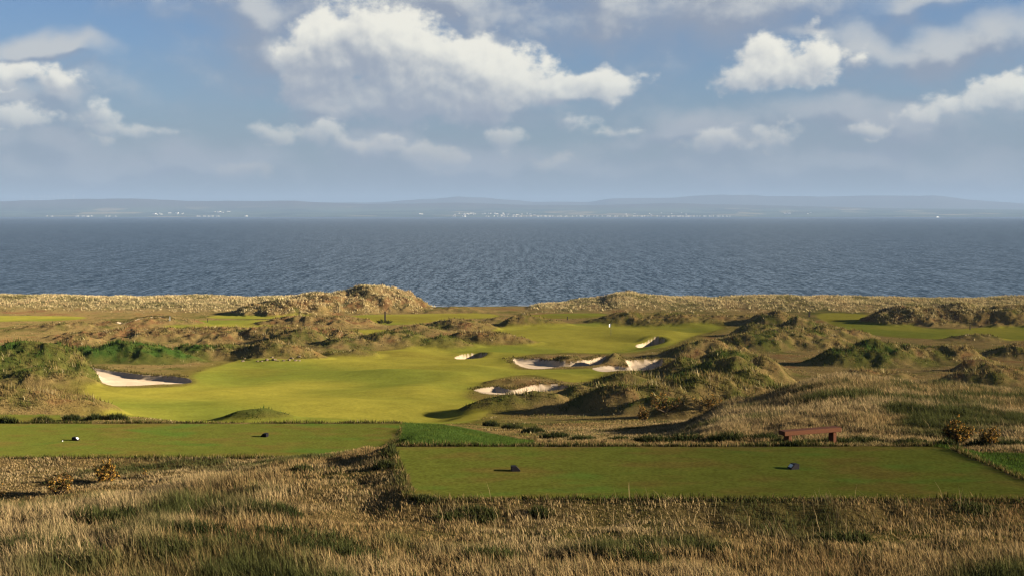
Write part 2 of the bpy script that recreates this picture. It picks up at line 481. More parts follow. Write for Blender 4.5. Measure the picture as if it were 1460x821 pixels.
# ------------------------------------------------------------------ mounds: peak px, peak py, foot py, half width px, depth/width, power, greenness, flat
MOUNDS = [
    # far left
    (95, 458, 471, 60, 0.5, 1.6, .35), (210, 452, 466, 70, 0.6, 1.8, .15), (300, 466, 487, 175, 0.35, 2.6, .05), (420, 465, 488, 95, 0.4, 2.2, .12),
    (118, 474, 499, 46, 0.8, 1.3, .25), (30, 484, 548, 110, 0.55, 1.6, .80), (62, 494, 545, 56, 0.6, 1.6, .75), (180, 485, 517, 82, 0.6, 1.7, 1.0), (245, 497, 512, 55, 0.6, 1.6, .80),
    (305, 488, 512, 64, 0.6, 1.7, .38), (400, 482, 515, 52, 0.9, 1.3, .30), (365, 492, 513, 45, 0.8, 1.5, .28), (20, 546, 590, 110, 0.5, 1.6, .22), (95, 556, 588, 70, 0.5, 1.7, .18),
    (356, 581, 602, 52, 0.6, 1.8, 1.25), (60, 522, 552, 80, .5, 1.8, .5), (-90, 478, 545, 120, .6, 1.6, .5),
    # middle left
    (450, 447, 466, 75, 0.6, 1.6, .15), (430, 464, 494, 48, 0.9, 1.3, .42), (555, 469, 495, 68, 0.7, 1.5, .40), (500, 480, 497, 48, .7, 1.6, .30), (500, 496, 509, 40, 0.7, 1.7, .55), (600, 462, 478, 45, 0.6, 1.5, .28), (648, 452, 472, 48, 0.7, 1.5, .22),
    (690, 468, 490, 60, .5, 1.8, .12), (633, 479, 495, 36, 0.9, 1.3, .72), (745, 446, 465, 30, 1.0, 1.5, .30), (775, 453, 464, 30, 0.8, 1.6, .3), (708, 451, 460, 24, .8, 1.6, .25),
    # right of the green
    (892, 443, 461, 40, 0.9, 1.4, .30), (960, 446, 462, 60, .6, 1.7, .22), (1040, 449, 463, 55, .6, 1.7, .2), (808, 503, 517, 32, 0.6, 1.8, .25), (880, 506, 519, 40, .6, 1.8, .22),
    (1103, 439, 466, 36, 0.9, 1.3, .40), (1085, 459, 482, 40, 0.8, 1.4, .42), (1142, 448, 474, 34, 0.9, 1.4, .40), (1130, 462, 492, 60, .8, 1.5, .35), (1175, 462, 484, 50, 0.8, 1.6, .28), (1075, 476, 500, 50, 0.7, 1.5, .5),
    (1020, 532, 588, 100, 0.5, 2.0, .30), (1110, 470, 498, 90, 0.5, 2.0, .32), (900, 545, 588, 110, .4, 2.0, .30), (40, 505, 548, 130, .4, 2.0, .5),
    (1005, 481, 512, 58, 0.8, 1.4, .22), (1040, 490, 535, 60, 0.7, 1.4, .42), (1030, 501, 552, 62, 0.7, 1.4, .45), (985, 506, 545, 60, 0.6, 1.5, .36), (1060, 520, 578, 55, 0.7, 1.6, .40), (1000, 534, 585, 60, 0.7, 1.5, .36), (1085, 505, 548, 42, .8, 1.6, .16),
    (900, 527, 560, 66, 0.7, 1.4, .42), (848, 543, 566, 50, .6, 1.6, .35), (748, 539, 549, 58, 0.4, 1.8, .25), (750, 556, 585, 66, 0.6, 1.6, .38), (820, 566, 584, 44, 0.7, 1.6, .30), (700, 570, 586, 40, .6, 1.8, .5), (940, 560, 592, 60, 0.7, 1.6, .30), (890, 552, 590, 50, .6, 1.6, .28), (985, 564, 598, 50, .7, 1.6, .25),
    # right
    (1256, 481, 522, 64, 0.8, 1.4, .60), (1215, 496, 522, 56, .8, 1.6, .55), (1352, 488, 520, 58, 0.8, 1.4, .26), (1300, 498, 518, 50, .8, 1.6, .3), (1448, 488, 512, 48, 0.9, 1.4, .36), (1390, 474, 486, 36, .7, 1.6, .35), (1500, 480, 510, 60, .8, 1.5, .3),
    (1305, 434, 463, 66, 0.8, 1.6, .22), (1372, 430, 464, 70, 0.8, 1.6, .20), (1440, 432, 465, 70, 0.8, 1.7, .18), (1520, 427, 465, 80, 0.8, 1.7, .18),
    (1240, 524, 548, 60, .6, 1.7, .2), (1410, 520, 552, 80, .6, 1.7, .25), (1395, 507, 530, 30, .8, 1.5, .15),
    # the tall dune on the shore
    (527, 412, 445, 62, 0.75, 1.6, .10), (470, 420, 447, 72, 0.7, 1.7, .10), (400, 424, 450, 60, 0.7, 1.7, .12), (560, 414, 444, 44, .8, 1.7, .05), (640, 436, 446, 55, 0.7, 1.7, .3),
]
CREST = np.array([(-500, 419), (0, 419), (100, 420), (200, 422), (280, 420), (350, 423), (420, 421), (500, 419), (560, 424), (595, 434), (640, 440), (670, 446), (700, 450), (720, 445), (745, 438), (770, 433), (800, 430), (830, 425), (860, 423), (880, 416),
                  (895, 415), (915, 419), (960, 422), (1000, 423), (1060, 422), (1100, 420), (1150, 421), (1250, 423), (1320, 424), (1400, 424), (1460, 422), (2000, 421)], float)

MD = []
for m in MOUNDS:
    px, pk, ft, hw, ratio, pw, gr = m
    ymin = 60 if (ft > 575 and px < 700) else (95 if ft > 520 else 130)
    x0, y0 = gnd(px, ft, ymin)
    wx = hw * y0 / F
    wd = ratio * wx
    yc = y0 + wd * 0.85
    wx = hw * yc / F
    xc = (px - 730) / F * yc
    hb = float(base_h(np.array([xc]), np.array([yc]))[0])
    Hm = hb - (pk + 1.5 - HY) / F * yc
    MD.append((xc, yc, wx * 1.5, wd * 1.5, max(Hm * 0.84, 0.3), pw + 0.15, gr))

def height(x, y, want=False):
    """terrain height; with want=True also greenness, mown, bank and dune masks"""
    x = np.asarray(x, float); y = np.asarray(y, float)
    z = CAMZ - base_h(x, y)
    px = 730 + F * x / np.maximum(y, 14)
    mn = fbm(x, y, 60, 3, 5)
    fw = sdist(FAIRWAY, x, y)
    mown = sstep(-1.0, 0.8, fw)
    for P in MOWN:
        mown = np.maximum(mown, sstep(-1.0, 0.8, sdist(P, x, y)))
    mown0 = mown
    pth = np.zeros_like(x)
    for P in PATHS:
        pth = np.maximum(pth, sstep(-0.4, 0.2, sdist(P, x, y)))
    # shore dunes
    cp = np.interp(px, CREST[:, 0], CREST[:, 1])
    rise = np.maximum(23.7 - (cp - HY) / F * 326.0, 0)
    jit = 5 * fbm(x, y * 0.3, 30, 2, 8)
    B = sstep(299 + jit, 329, y) * (1 - sstep(331, 356, y))
    dune = B * np.clip(rise / 2.0, 0, 1)
    z = z + rise * B * (1 + 0.30 * fbm(x, y, 14, 3, 21) * np.clip(1.2 - B, 0, 1))
    # mounds
    far_w = np.clip((y - 60) / 60, 0, 1)
    wx = fbm(x, y, 10, 4, 31, 0.6); wy = fbm(x, y, 10, 4, 47, 0.6)
    mz = np.zeros_like(z); gw = np.zeros_like(z); gs = np.zeros_like(z)
    for (xc, yc, ax, ad, Hm, pw, gr) in MD:
        sel = np.nonzero((np.abs(x - xc) < ax * 1.4) & (np.abs(y - yc) < ad * 1.4))
        if len(sel[0]) == 0: continue
        qx = (x[sel] - xc) / ax + 0.36 * wx[sel]; qy = (y[sel] - yc) / ad + 0.36 * wy[sel]
        r = np.sqrt(qx * qx + qy * qy)
        f = np.clip(1 - r ** pw, 0, 1) ** 1.5
        hh = Hm * f
        a = mz[sel]
        mz[sel] = np.maximum(a, hh) + 0.35 * np.minimum(a, hh) * np.clip(1 - np.minimum(a, hh) / 3.0, 0, 1)
        w = np.clip(1.25 - r, 0, 1) ** 1
        gw[sel] += w; gs[sel] += w * gr
    for P, D in BUNKERS:
        mz = mz * (1 - 0.75 * sstep(-1.6, 0.6, sdist(P, x, y)))
    z = z + mz
    lump = np.clip(mz / 1.3, 0, 1)
    mown = mown * (1 - sstep(0.15, 0.45, mz))
    rough = (1 - mown) * (1 - pth)
    ridge = 1 - 2 * np.abs(fbm(x, y, 7, 3, 71))
    z = z + far_w * rough * (0.16 * fbm(x, y, 5.0, 3, 12) + lump * (0.30 * ridge + fbm(x, y, 4.5, 3, 14) * 0.45) + lump * 0.45 * fbm(x, y, 2.4, 3, 16) + 0.4 * dune * fbm(x, y, 5.0, 3, 15) + 0.25 * fbm(x, y, 22, 2, 19))
    # gentle swells on the fairway
    inn = sstep(0, 6, fw)
    sw = 1.05 * fbm(x * 0.8 + 0.25 * y, y * 0.9, 17, 2, 25) + 1.2 * fbm(x * 0.7, y * 1.1 - 0.2 * x, 30, 2, 27)
    z = z + inn * sw
    # near ground: soft hummocks
    nw = 1 - far_w
    tee = np.zeros_like(z)
    z = z + nw * (1 - pth) * (0.17 * fbm(x, y, 1.9, 3, 41) + 0.12 * fbm(x, y, 7, 2, 43))
    for P, hT in TEES:
        s = sdist(P, x, y)
        k = sstep(-1.3, -0.05, s + 0.25 * fbm(x, y, 1.4, 3, 51))
        z = z * (1 - k) + (CAMZ - hT + 0.012 * fbm(x, y, 3, 2, 52)) * k
        tee = np.maximum(tee, sstep(-0.12, 0.0, s - 0.06 + 0.32 * fbm(x, y, 0.9, 3, 53)))
    # bunkers
    bank = np.zeros_like(z); sand = np.full(z.shape, -1)
    bsd = np.full(z.shape, -99.0)
    for bi, (P, D) in enumerate(BUNKERS):
        s = sdist(P, x, y)
        sel = np.nonzero(s > -7)
        if len(sel[0]) == 0: continue
        S = s[sel]; X = x[sel]; Y = y[sel]
        y0, y1 = P[:, 1].min(), P[:, 1].max(); x0, x1 = P[:, 0].min(), P[:, 0].max()
        t = np.clip((Y - y0) / (y1 - y0), 0, 1); tx = np.clip((X - x0) / (x1 - x0), 0, 1)
        floor = D * (0.15 + 0.85 * sstep(0.0, 0.75, t)) * (0.25 + 0.75 * sstep(0, 0.7, tx)) * (1 - 0.55 * sstep(0.6, 1.0, t))
        if bi in (4, 5): floor = D * (0.55 + 0.45 * sstep(0, 0.4, tx)) * (1 - 0.4 * sstep(0.8, 1.0, t))
        edge = 0.45 + 1.6 * (1 - t) * (1 - tx)
        d = floor * sstep(0.0, 1, np.clip(S, 0, None) / edge)
        rim = np.exp(-((S + 0.9) / 1.1) ** 2) * (0.15 + 0.75 * np.maximum(sstep(0.45, 1.0, t), 0.9 * sstep(0.6, 1.0, tx)))
        z[sel] += -d + rim * D * (0.10 if bi in (0, 3, 4, 5) else 0.30)
        bank[sel] = np.maximum(bank[sel], np.exp(-((S + 0.7) / 0.9) ** 2) * (0.2 + 0.8 * sstep(0.35, 0.9, t)))
        ii = np.nonzero(S > 0)[0]
        tmp = sand[sel]; tmp[ii] = bi; sand[sel] = tmp
        bsd[sel] = np.maximum(bsd[sel], S)
    if not want:
        return z
    g0 = 0.26 + 0.35 * fbm(x, y, 16, 3, 61)
    green = 0.0 + np.where(gw > 0, (g0 * 0.5 + gs) / (0.5 + gw + 1e-6), g0) + 0.22 * fbm(x, y, 5, 3, 63)
    return z, dict(green=np.clip(green, 0, 1), mown=mown, path=pth, dune=dune, lump=lump, tee=tee, sand=sand, bank=bank, fw=fw, bsd=bsd, rise=rise)

# ------------------------------------------------------------------ materials
def new_mat(name):
    m = bpy.data.materials.new(name)
    m.use_nodes = True
    t = m.node_tree
    t.nodes.clear()
    N = NT(t)
    out = N.n('ShaderNodeOutputMaterial')
    return m, N, out

def ground_mat(name, lo=0.72, hi=1.3, fine=9.0, bump=0.5, bdist=0.05, rough=0.9, sheen=0.0):
    m, N, out = new_mat(name)
    at = N.n('ShaderNodeAttribute', attribute_name='Col')
    pos = N.n('ShaderNodeNewGeometry').outputs['Position']
    n1 = N.noise(pos, fine, 5.0, 0.65)
    n2 = N.noise(pos, fine * 0.17, 3.0, 0.6)
    f = N.m('MULTIPLY', N.lin(n1, 0.25, 0.75, lo, hi), N.lin(n2, 0.3, 0.7, 0.88, 1.12))
    colr = N.sc(at.outputs['Color'], f)
    b = N.n('ShaderNodeBsdfDiffuse')
    N.put(b.inputs['Color'], colr)
    b.inputs['Roughness'].default_value = rough
    bp = N.n('ShaderNodeBump')
    bp.inputs['Strength'].default_value = bump
    bp.inputs['Distance'].default_value = bdist
    N.put(bp.inputs['Height'], n1)
    N.put(b.inputs['Normal'], bp.outputs[0])
    N.put(out.inputs[0], b.outputs[0])
    return m

def simple_mat(name, col, rough=0.6, spec=0.4, var=0.12, scale=8.0, bump=0.0, stretch=(1, 1, 1)):
    m, N, out = new_mat(name)
    tc = N.n('ShaderNodeTexCoord').outputs['Object']
    n1 = N.noise(N.v('MULTIPLY', tc, stretch), scale, 5.0, 0.6)
    b = N.n('ShaderNodeBsdfPrincipled')
    N.put(b.inputs['Base Color'], N.mix(n1, tuple(c * (1 - var) for c in col) + (1,), tuple(min(1, c * (1 + var)) for c in col) + (1,)))
    b.inputs['Roughness'].default_value = rough
    b.inputs['Specular IOR Level'].default_value = spec
    if bump:
        bp = N.n('ShaderNodeBump'); bp.inputs['Strength'].default_value = bump; bp.inputs['Distance'].default_value = 0.01
        N.put(bp.inputs['Height'], n1); N.put(b.inputs['Normal'], bp.outputs[0])
    N.put(out.inputs[0], b.outputs[0])
    return m

def blade_mat(name, trans=0.25):
    m, N, out = new_mat(name)
    at = N.n('ShaderNodeAttribute', attribute_name='Col')
    d = N.n('ShaderNodeBsdfDiffuse'); N.put(d.inputs[0], at.outputs['Color'])
    t = N.n('ShaderNodeBsdfTranslucent'); N.put(t.inputs[0], at.outputs['Color'])
    mx = N.n('ShaderNodeMixShader'); mx.inputs[0].default_value = trans
    N.put(mx.inputs[1], d.outputs[0]); N.put(mx.inputs[2], t.outputs[0])
    N.put(out.inputs[0], mx.outputs[0])
    return m

M_ground = ground_mat('rough_ground', 0.6, 1.4, 7.0, 0.8, 0.12)
M_fair = ground_mat('fairway_turf', 0.80, 1.2, 3.0, 0.4, 0.03)
M_tee = ground_mat('tee_turf', 0.62, 1.38, 9.0, 0.5, 0.012)
M_sand = ground_mat('bunker_sand', 0.93, 1.07, 5.0, 0.4, 0.03)
M_blade = blade_mat('grass_blades')

# ------------------------------------------------------------------ terrain sheets
def lin3(*c): return np.array(c, float)
TAN = lin3(.140, .100, .038); STRAW = lin3(.30, .245, .125); OLIVE = lin3(.062, .062, .015); GREEN = lin3(.030, .055, .010); BROWN = lin3(.125, .066, .028)
FAIR = lin3(.152, .138, .021); FAIRG = lin3(.096, .106, .016); TEE = lin3(.062, .070, .012); PATHG = lin3(.036, .060, .011); SAND = lin3(.33, .262, .185)
def lerp(a, b, t): return a + (b - a) * np.asarray(t)[..., None]

def ground_colour(x, y, k):
    g = k['green']
    g = g + (0.40 * fbm(x, y, 3.2, 3, 269) + 0.2 * fbm(x, y, 1.3, 2, 271)) * (0.3 + 0.7 * k['lump'])
    c = lerp(BROWN, TAN, sstep(0.0, 0.22, g + 0.1 * fbm(x, y, 8, 2, 81)))
    c = lerp(c, OLIVE, sstep(0.22, 0.50, g))
    c = lerp(c, GREEN, sstep(0.52, 0.80, g))
    c = lerp(c, STRAW * 0.55, np.clip(k['dune'] * 1.3, 0, 1) * (0.75 + 0.25 * fbm(x, y, 6, 2, 83)))
    near = 1 - np.clip((y - 45) / 30, 0, 1)
    c = lerp(c, lerp(TAN * 0.62, OLIVE * 0.8, sstep(0.15, 0.5, g)), near)
    beach = sstep(352, 366, y)
    c = lerp(c, lin3(.08, .066, .056), beach)
    # semi rough beside the mown turf
    semi = sstep(-5, -0.5, k['fw']) * (1 - k['lump'] * 0.8)
    c = lerp(c, lin3(.092, .076, .017), semi * 0.8)
    # mown turf
    f1 = lerp(FAIR, FAIRG, sstep(-0.15, 0.35, fbm(x * 0.7, y * 0.5, 20, 3, 85)))
    f1 = lerp(f1, lin3(.090, .070, .012), sstep(0.1, 0.45, fbm(x, y * 0.7, 30, 3, 87)) * 0.5)
    c = lerp(c, f1, k['mown'] * (1 - 0.0 * k['lump']))
    c = lerp(c, PATHG, k['path'])
    tc = lerp(TEE, lin3(.074, .062, .014), sstep(-0.1, 0.4, fbm(x, y * 2.0, 2.5, 4, 89)) * 0.95)
    tc = lerp(tc, lin3(.047, .076, .012), sstep(0.1, 0.5, fbm(x, y * 2, 3.5, 3, 91)) * 0.9)
    c = lerp(c, tc, k['tee'])
    sc = SAND[None] * (1 + 0.10 * fbm(x, y, 2.5, 3, 93))[..., None]
    c = np.where((k['sand'] >= 0)[..., None], sc, c)
    return c

us = np.linspace(-0.50, 0.50, 1300)
wing = 0.5 + np.cumsum(np.geomspace(0.0012, 0.2, 42))
us = np.concatenate([-wing[::-1], us, wing])
ys = np.concatenate([[-60, -30, -10, 0, 6, 10, 13, 16, 18], np.geomspace(19.5, 462, 900)])
UU, YY = np.meshgrid(us, ys)
XX = UU * np.maximum(YY, 14)
nr, nc = XX.shape
ZZ, K = height(XX.ravel(), YY.ravel(), True)
COLS = ground_colour(XX.ravel(), YY.ravel(), K)
CO = np.stack([XX.ravel(), YY.ravel(), ZZ], 1)
idx = np.arange(nr * nc).reshape(nr, nc)
QUADS = np.stack([idx[:-1, :-1], idx[:-1, 1:], idx[1:, 1:], idx[1:, :-1]], -1).reshape(-1, 4)
fx = CO[QUADS, 0].mean(1); fy = CO[QUADS, 1].mean(1)
ZONE = np.zeros(len(QUADS), int)
ZONE[sdist(FAIRWAY, fx, fy) > 0] = 1
for i, P in enumerate(MOWN): ZONE[sdist(P, fx, fy) > 0] = 10 + i
LUMPF = K['lump'][QUADS].mean(1)
ZONE[LUMPF > 0.25] = 0
for i, P in enumerate(PATHS): ZONE[sdist(P, fx, fy) > 0] = 20 + i
for i, (P, h) in enumerate(TEES): ZONE[sdist(P, fx, fy) > -0.04] = 30 + i
for i, (P, D) in enumerate(BUNKERS): ZONE[sdist(P, fx, fy) > 0] = 40 + i
# shared smooth normals so that the sheets meet without seams
def grid_normals():
    X = CO[:, 0].reshape(nr, nc); Y = CO[:, 1].reshape(nr, nc); Z = CO[:, 2].reshape(nr, nc)
    P = np.stack([X, Y, Z], -1)
    du = np.gradient(P, axis=1); dv = np.gradient(P, axis=0)
    n = np.cross(du, dv); n /= np.linalg.norm(n, axis=-1, keepdims=True) + 1e-12
    n[n[..., 2] < 0] *= -1
    return n.reshape(-1, 3)
NRM = grid_normals()
def sheet(name, zid, mat, **kw):
    q = QUADS[ZONE == zid]
    if len(q) == 0: return None
    u, inv = np.unique(q.ravel(), return_inverse=True)
    me = np_mesh(name, CO[u], [inv.reshape(-1, 4)], True, COLS[u])
    me.normals_split_custom_set_from_vertices(NRM[u].astype(np.float32))
    o = link(name, me, mat)
    return tag(o, kind='structure', **kw)
sheet('ground', 0, M_ground)
sheet('fairway', 1, M_fair)
for i in range(len(MOWN)): sheet('mown_turf', 10 + i, M_fair)
for i in range(len(PATHS)): sheet('grass_path', 20 + i, M_tee)
for i in range(len(TEES)): sheet('tee_ground', 30 + i, M_tee)
for i in range(len(BUNKERS)): sheet('sand_bunker', 40 + i, M_sand)

def hz(x, y):
    return float(height(np.array([x], float), np.array([y], float))[0])
def spot(px, py, ymin=20.0):
    """where a photo ray first meets the finished terrain"""
    yy = np.arange(ymin, 400, 0.1)
    xx = (px - 730) / F * yy
    z = height(xx, yy)
    pp = HY + F * (CAMZ - z) / yy
    ok = np.nonzero(pp <= py)[0]
    i = ok[0] if len(ok) else len(yy) - 1
    return Vector((xx[i], yy[i], z[i]))

# ------------------------------------------------------------------ sea
def sea_mat():
    m, N, out = new_mat('sea_water')
    pos = N.n('ShaderNodeNewGeometry').outputs['Position']
    sx = N.n('ShaderNodeSeparateXYZ'); N.put(sx.inputs[0], pos)
    # wind waves at several lengths, crests roughly across the view
    w1 = N.noise(N.v('MULTIPLY', pos, (1 / 1.0, 1 / 4.0, 1)), 1.0, 5.0, 0.62)
    w2 = N.noise(N.v('MULTIPLY', pos, (1 / 1.8, 1 / 11.0, 1)), 1.0, 5.0, 0.65)
    w3 = N.noise(N.v('MULTIPLY', pos, (1 / 5.0, 1 / 70.0, 1)), 1.0, 4.0, 0.6)
    big = N.noise(N.v('MULTIPLY', pos, (1 / 2600.0, 1 / 5200.0, 1)), 1.0, 3.0, 0.5)
    wv = N.m('ADD', N.m('MULTIPLY', w1, 0.50), N.m('ADD', N.m('MULTIPLY', w2, 0.50), N.m('MULTIPLY', w3, 0.25)))
    bp = N.n('ShaderNodeBump'); bp.inputs['Strength'].default_value = 1.0; bp.inputs['Distance'].default_value = 0.8
    N.put(bp.inputs['Height'], wv)
    deep = N.mix(N.ss(big, 0.35, 0.65), (0.009, 0.022, 0.038, 1), (0.014, 0.032, 0.050, 1))
    body = N.mix(N.ss(wv, 0.54, 0.74), deep, (0.080, 0.118, 0.156, 1))
    # broken water by the shore
    sh = N.ss(sx.outputs[1], 400.0, 382.0)
    fo = N.noise(N.v('MULTIPLY', pos, (1 / 9.0, 1 / 2.2, 1)), 1.0, 5.0, 0.7)
    foam = N.m('MULTIPLY', sh, N.ss(fo, 0.52, 0.62))
    body = N.mix(foam, body, (0.65, 0.70, 0.74, 1))
    d = N.n('ShaderNodeBsdfDiffuse'); N.put(d.inputs[0], body)
    g = N.n('ShaderNodeBsdfGlossy'); g.inputs['Roughness'].default_value = 0.22
    g.inputs[0].default_value = (0.9, 0.95, 1.0, 1)
    N.put(g.inputs['Normal'], bp.outputs[0])
    mx = N.n('ShaderNodeMixShader')
    fr = N.n('ShaderNodeFresnel'); fr.inputs[0].default_value = 1.33; N.put(fr.inputs['Normal'], bp.outputs[0])
    N.put(mx.inputs[0], N.m('MULTIPLY', fr.outputs[0], N.ss(wv, 0.50, 0.78, 0.14, 0.50), clamp=True))
    N.put(mx.inputs[1], d.outputs[0]); N.put(mx.inputs[2], g.outputs[0])
    N.put(out.inputs[0], mx.outputs[0])
    return m
bm = bmesh.new()
ring = [bm.verts.new(p) for p in ((-14000, -120, 0), (14000, -120, 0), (14000, 17500, 0), (-14000, 17500, 0))]
bm.faces.new(ring)
tag(bm_obj('sea', bm, sea_mat()), kind='structure')

# ------------------------------------------------------------------ far shore
R1 = np.array([(-2000, 292), (-400, 291), (0, 287), (60, 286), (130, 284), (190, 283.5), (240, 286), (290, 288), (350, 287), (420, 286), (440, 288), (520, 291), (600, 290), (660, 290), (730, 292), (820, 293), (880, 292), (960, 290), (1050, 292), (1150, 295), (1260, 297), (1460, 299), (3500, 298)], float)
R2 = np.array([(-2000, 292), (0, 290), (200, 290), (400, 290), (520, 289), (600, 285), (650, 281.5), (700, 284), (760, 288), (840, 289), (866, 284), (960, 282), (1050, 278), (1110, 280), (1160, 281), (1260, 280), (1330, 279.5), (1400, 287), (1460, 291), (1700, 290), (3500, 292)], float)
def far_h(x, y):
    px = 730 + F * x / y
    sh = 16000 + 500 * fbm(x, y * 0, 5000, 3, 101)
    low = 95 * sstep(0, 1, (y - sh) / 5200) ** 0.8 * (1 + 0.5 * fbm(x, y, 1500, 3, 103)) - 4 * (1 - sstep(-200, 60, y - sh))
    z1 = CAMZ + (HY - np.interp(px, R1[:, 0], R1[:, 1])) / F * 22500
    z2 = CAMZ + (HY - np.interp(px, R2[:, 0], R2[:, 1])) / F * 28000
    b1 = sstep(18500, 22500, y) * (1 - 0.5 * sstep(22800, 25000, y))
    b2 = sstep(23500, 28000, y) * (1 - 0.6 * sstep(28300, 30000, y))
    rg = 1 + 0.10 * fbm(x, y, 1200, 4, 107)
    return np.maximum(low, np.maximum(z1 * b1 * rg, z2 * b2 * rg))
fu = np.linspace(-0.47, 0.47, 520); fyy = np.concatenate([np.linspace(15300, 18500, 110), np.linspace(18600, 30200, 100)])
FU, FY = np.meshgrid(fu, fyy); FX = FU * FY
FZ = far_h(FX.ravel(), FY.ravel())
fi = np.arange(FX.size).reshape(FX.shape)
fq = np.stack([fi[:-1, :-1], fi[:-1, 1:], fi[1:, 1:], fi[1:, :-1]], -1).reshape(-1, 4)
def far_mat():
    m, N, out = new_mat('far_farmland')
    pos = N.n('ShaderNodeNewGeometry').outputs['Position']
    vo = N.n('ShaderNodeTexVoronoi', voronoi_dimensions='2D'); vo.inputs['Scale'].default_value = 1.0
    N.put(vo.inputs['Vector'], N.v('MULTIPLY', pos, (1 / 420.0, 1 / 520.0, 1)))
    sp = N.n('ShaderNodeSeparateColor'); N.put(sp.inputs[0], vo.outputs['Color'])
    c = N.mix(N.ss(sp.outputs[0], 0.2, 0.9), (0.045, 0.065, 0.040, 1), (0.065, 0.088, 0.045, 1))
    c = N.mix(N.ss(sp.outputs[1], 0.86, 0.9), c, (0.20, 0.17, 0.09, 1))
    wn = N.noise(N.v('MULTIPLY', pos, (1 / 900.0, 1 / 900.0, 1 / 300.0)), 1.0, 5.0, 0.65)
    c = N.mix(N.ss(wn, 0.5, 0.62), c, (0.022, 0.035, 0.018, 1))
    sx = N.n('ShaderNodeSeparateXYZ'); N.put(sx.inputs[0], pos)
    c = N.mix(N.ss(sx.outputs[2], 90.0, 190.0), c, (0.06, 0.055, 0.04, 1))
    b = N.n('ShaderNodeBsdfDiffuse'); N.put(b.inputs[0], c); N.put(out.inputs[0], b.outputs[0])
    return m
tag(link('hills', np_mesh('hills', np.stack([FX.ravel(), FY.ravel(), FZ], 1), [fq], True), far_mat()), kind='structure')

# air: one closed box of even haze
bm = bmesh.new()
box(bm, (0, 15300, 238.5), (33000, 31400, 483))
hm, N, out = new_mat('haze_air')
pv = N.n('ShaderNodeVolumePrincipled')
pv.inputs['Color'].default_value = (0.255, 0.37, 0.57, 1)
pv.inputs['Density'].default_value = 5.0e-5
pv.inputs['Anisotropy'].default_value = 0.0
N.put(out.inputs['Volume'], pv.outputs[0])
haze = tag(bm_obj('haze', bm, hm), kind='stuff')
haze.display_type = 'WIRE'

# ------------------------------------------------------------------ grass
def blades_mesh(name, base, hgt, wid, faz, lean_az, lean, col, tip_gain=1.15, root_gain=0.7, tri=False):
    n = len(base)
    sx = np.cos(faz) * wid / 2; sy = np.sin(faz) * wid / 2
    lx = np.cos(lean_az) * lean * hgt; ly = np.sin(lean_az) * lean * hgt
    tipz = hgt * np.sqrt(np.clip(1 - 0.6 * lean * lean, 0.15, 1))
    side = np.stack([sx, sy, np.zeros(n)], 1)
    tip = base + np.stack([lx, ly, tipz], 1)
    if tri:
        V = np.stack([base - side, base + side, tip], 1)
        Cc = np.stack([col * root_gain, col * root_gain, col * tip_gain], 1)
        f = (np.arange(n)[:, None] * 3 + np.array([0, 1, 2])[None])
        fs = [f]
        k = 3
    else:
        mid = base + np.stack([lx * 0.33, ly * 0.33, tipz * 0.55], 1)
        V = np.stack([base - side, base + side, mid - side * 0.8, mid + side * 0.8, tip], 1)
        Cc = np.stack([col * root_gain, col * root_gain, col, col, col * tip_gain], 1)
        o = np.arange(n)[:, None] * 5
        fs = [o + np.array([0, 1, 3, 2])[None], o + np.array([2, 3, 4])[None]]
        k = 5
    return np_mesh(name, V.reshape(-1, 3), fs, False, np.clip(Cc.reshape(-1, 3), 0, 1))

rs = np.random.default_rng(5)
def free_mask(x, y, margin=0.0):
    ok = np.ones(len(x), bool)
    for P in PATHS + [t[0] for t in TEES] + [b[0] for b in BUNKERS]:
        ok &= sdist(P, x, y) < -margin
    mw = np.zeros(len(x), bool)
    for P in [FAIRWAY] + MOWN:
        mw |= sdist(P, x, y) > -margin
    if mw.any():
        q = np.nonzero(mw)[0]
        lp = height(x[q], y[q], True)[1]['lump']
        ok[q[lp < 0.25]] = False
    return ok
def scatter(n, u0, u1, y0, y1, power=0.0):
    """random points; power 0: even on the ground, 1: thinning with distance"""
    t = rs.random(n)
    e = 2 - power * 2
    y = np.exp(np.log(y0) + t * (np.log(y1) - np.log(y0))) if abs(e) < 1e-3 else (y0 ** e + t * (y1 ** e - y0 ** e)) ** (1 / e)
    u = u0 + rs.random(n) * (u1 - u0)
    return u * y, y
def jitcol(c, amt=0.18):
    return c * (1 + amt * rs.standard_normal((len(c), 1)))

G_DRY = lin3(.190, .130, .056); G_PALE = lin3(.245, .180, .090); G_RED = lin3(.118, .068, .030); G_GRN = lin3(.044, .048, .016); G_DARK = lin3(.018, .024, .008)

# tall fescue in front of and beside the tees
x, y = scatter(430000, -0.47, 0.47, 19.5, 53, 0.25)
# also thicker on the hill to the right
x2, y2 = scatter(210000, 0.02, 0.47, 39.8, 92, 0.45)
x = np.concatenate([x, x2]); y = np.concatenate([y, y2])
ok = free_mask(x, y, 0.06)
x, y = x[ok], y[ok]
px = 730 + F * x / y
z, k = height(x, y, True)
pt = fbm(x, y, 5.0, 3, 201); pt2 = fbm(x, y, 1.6, 3, 203); pt3 = fbm(x, y, 11, 2, 205)
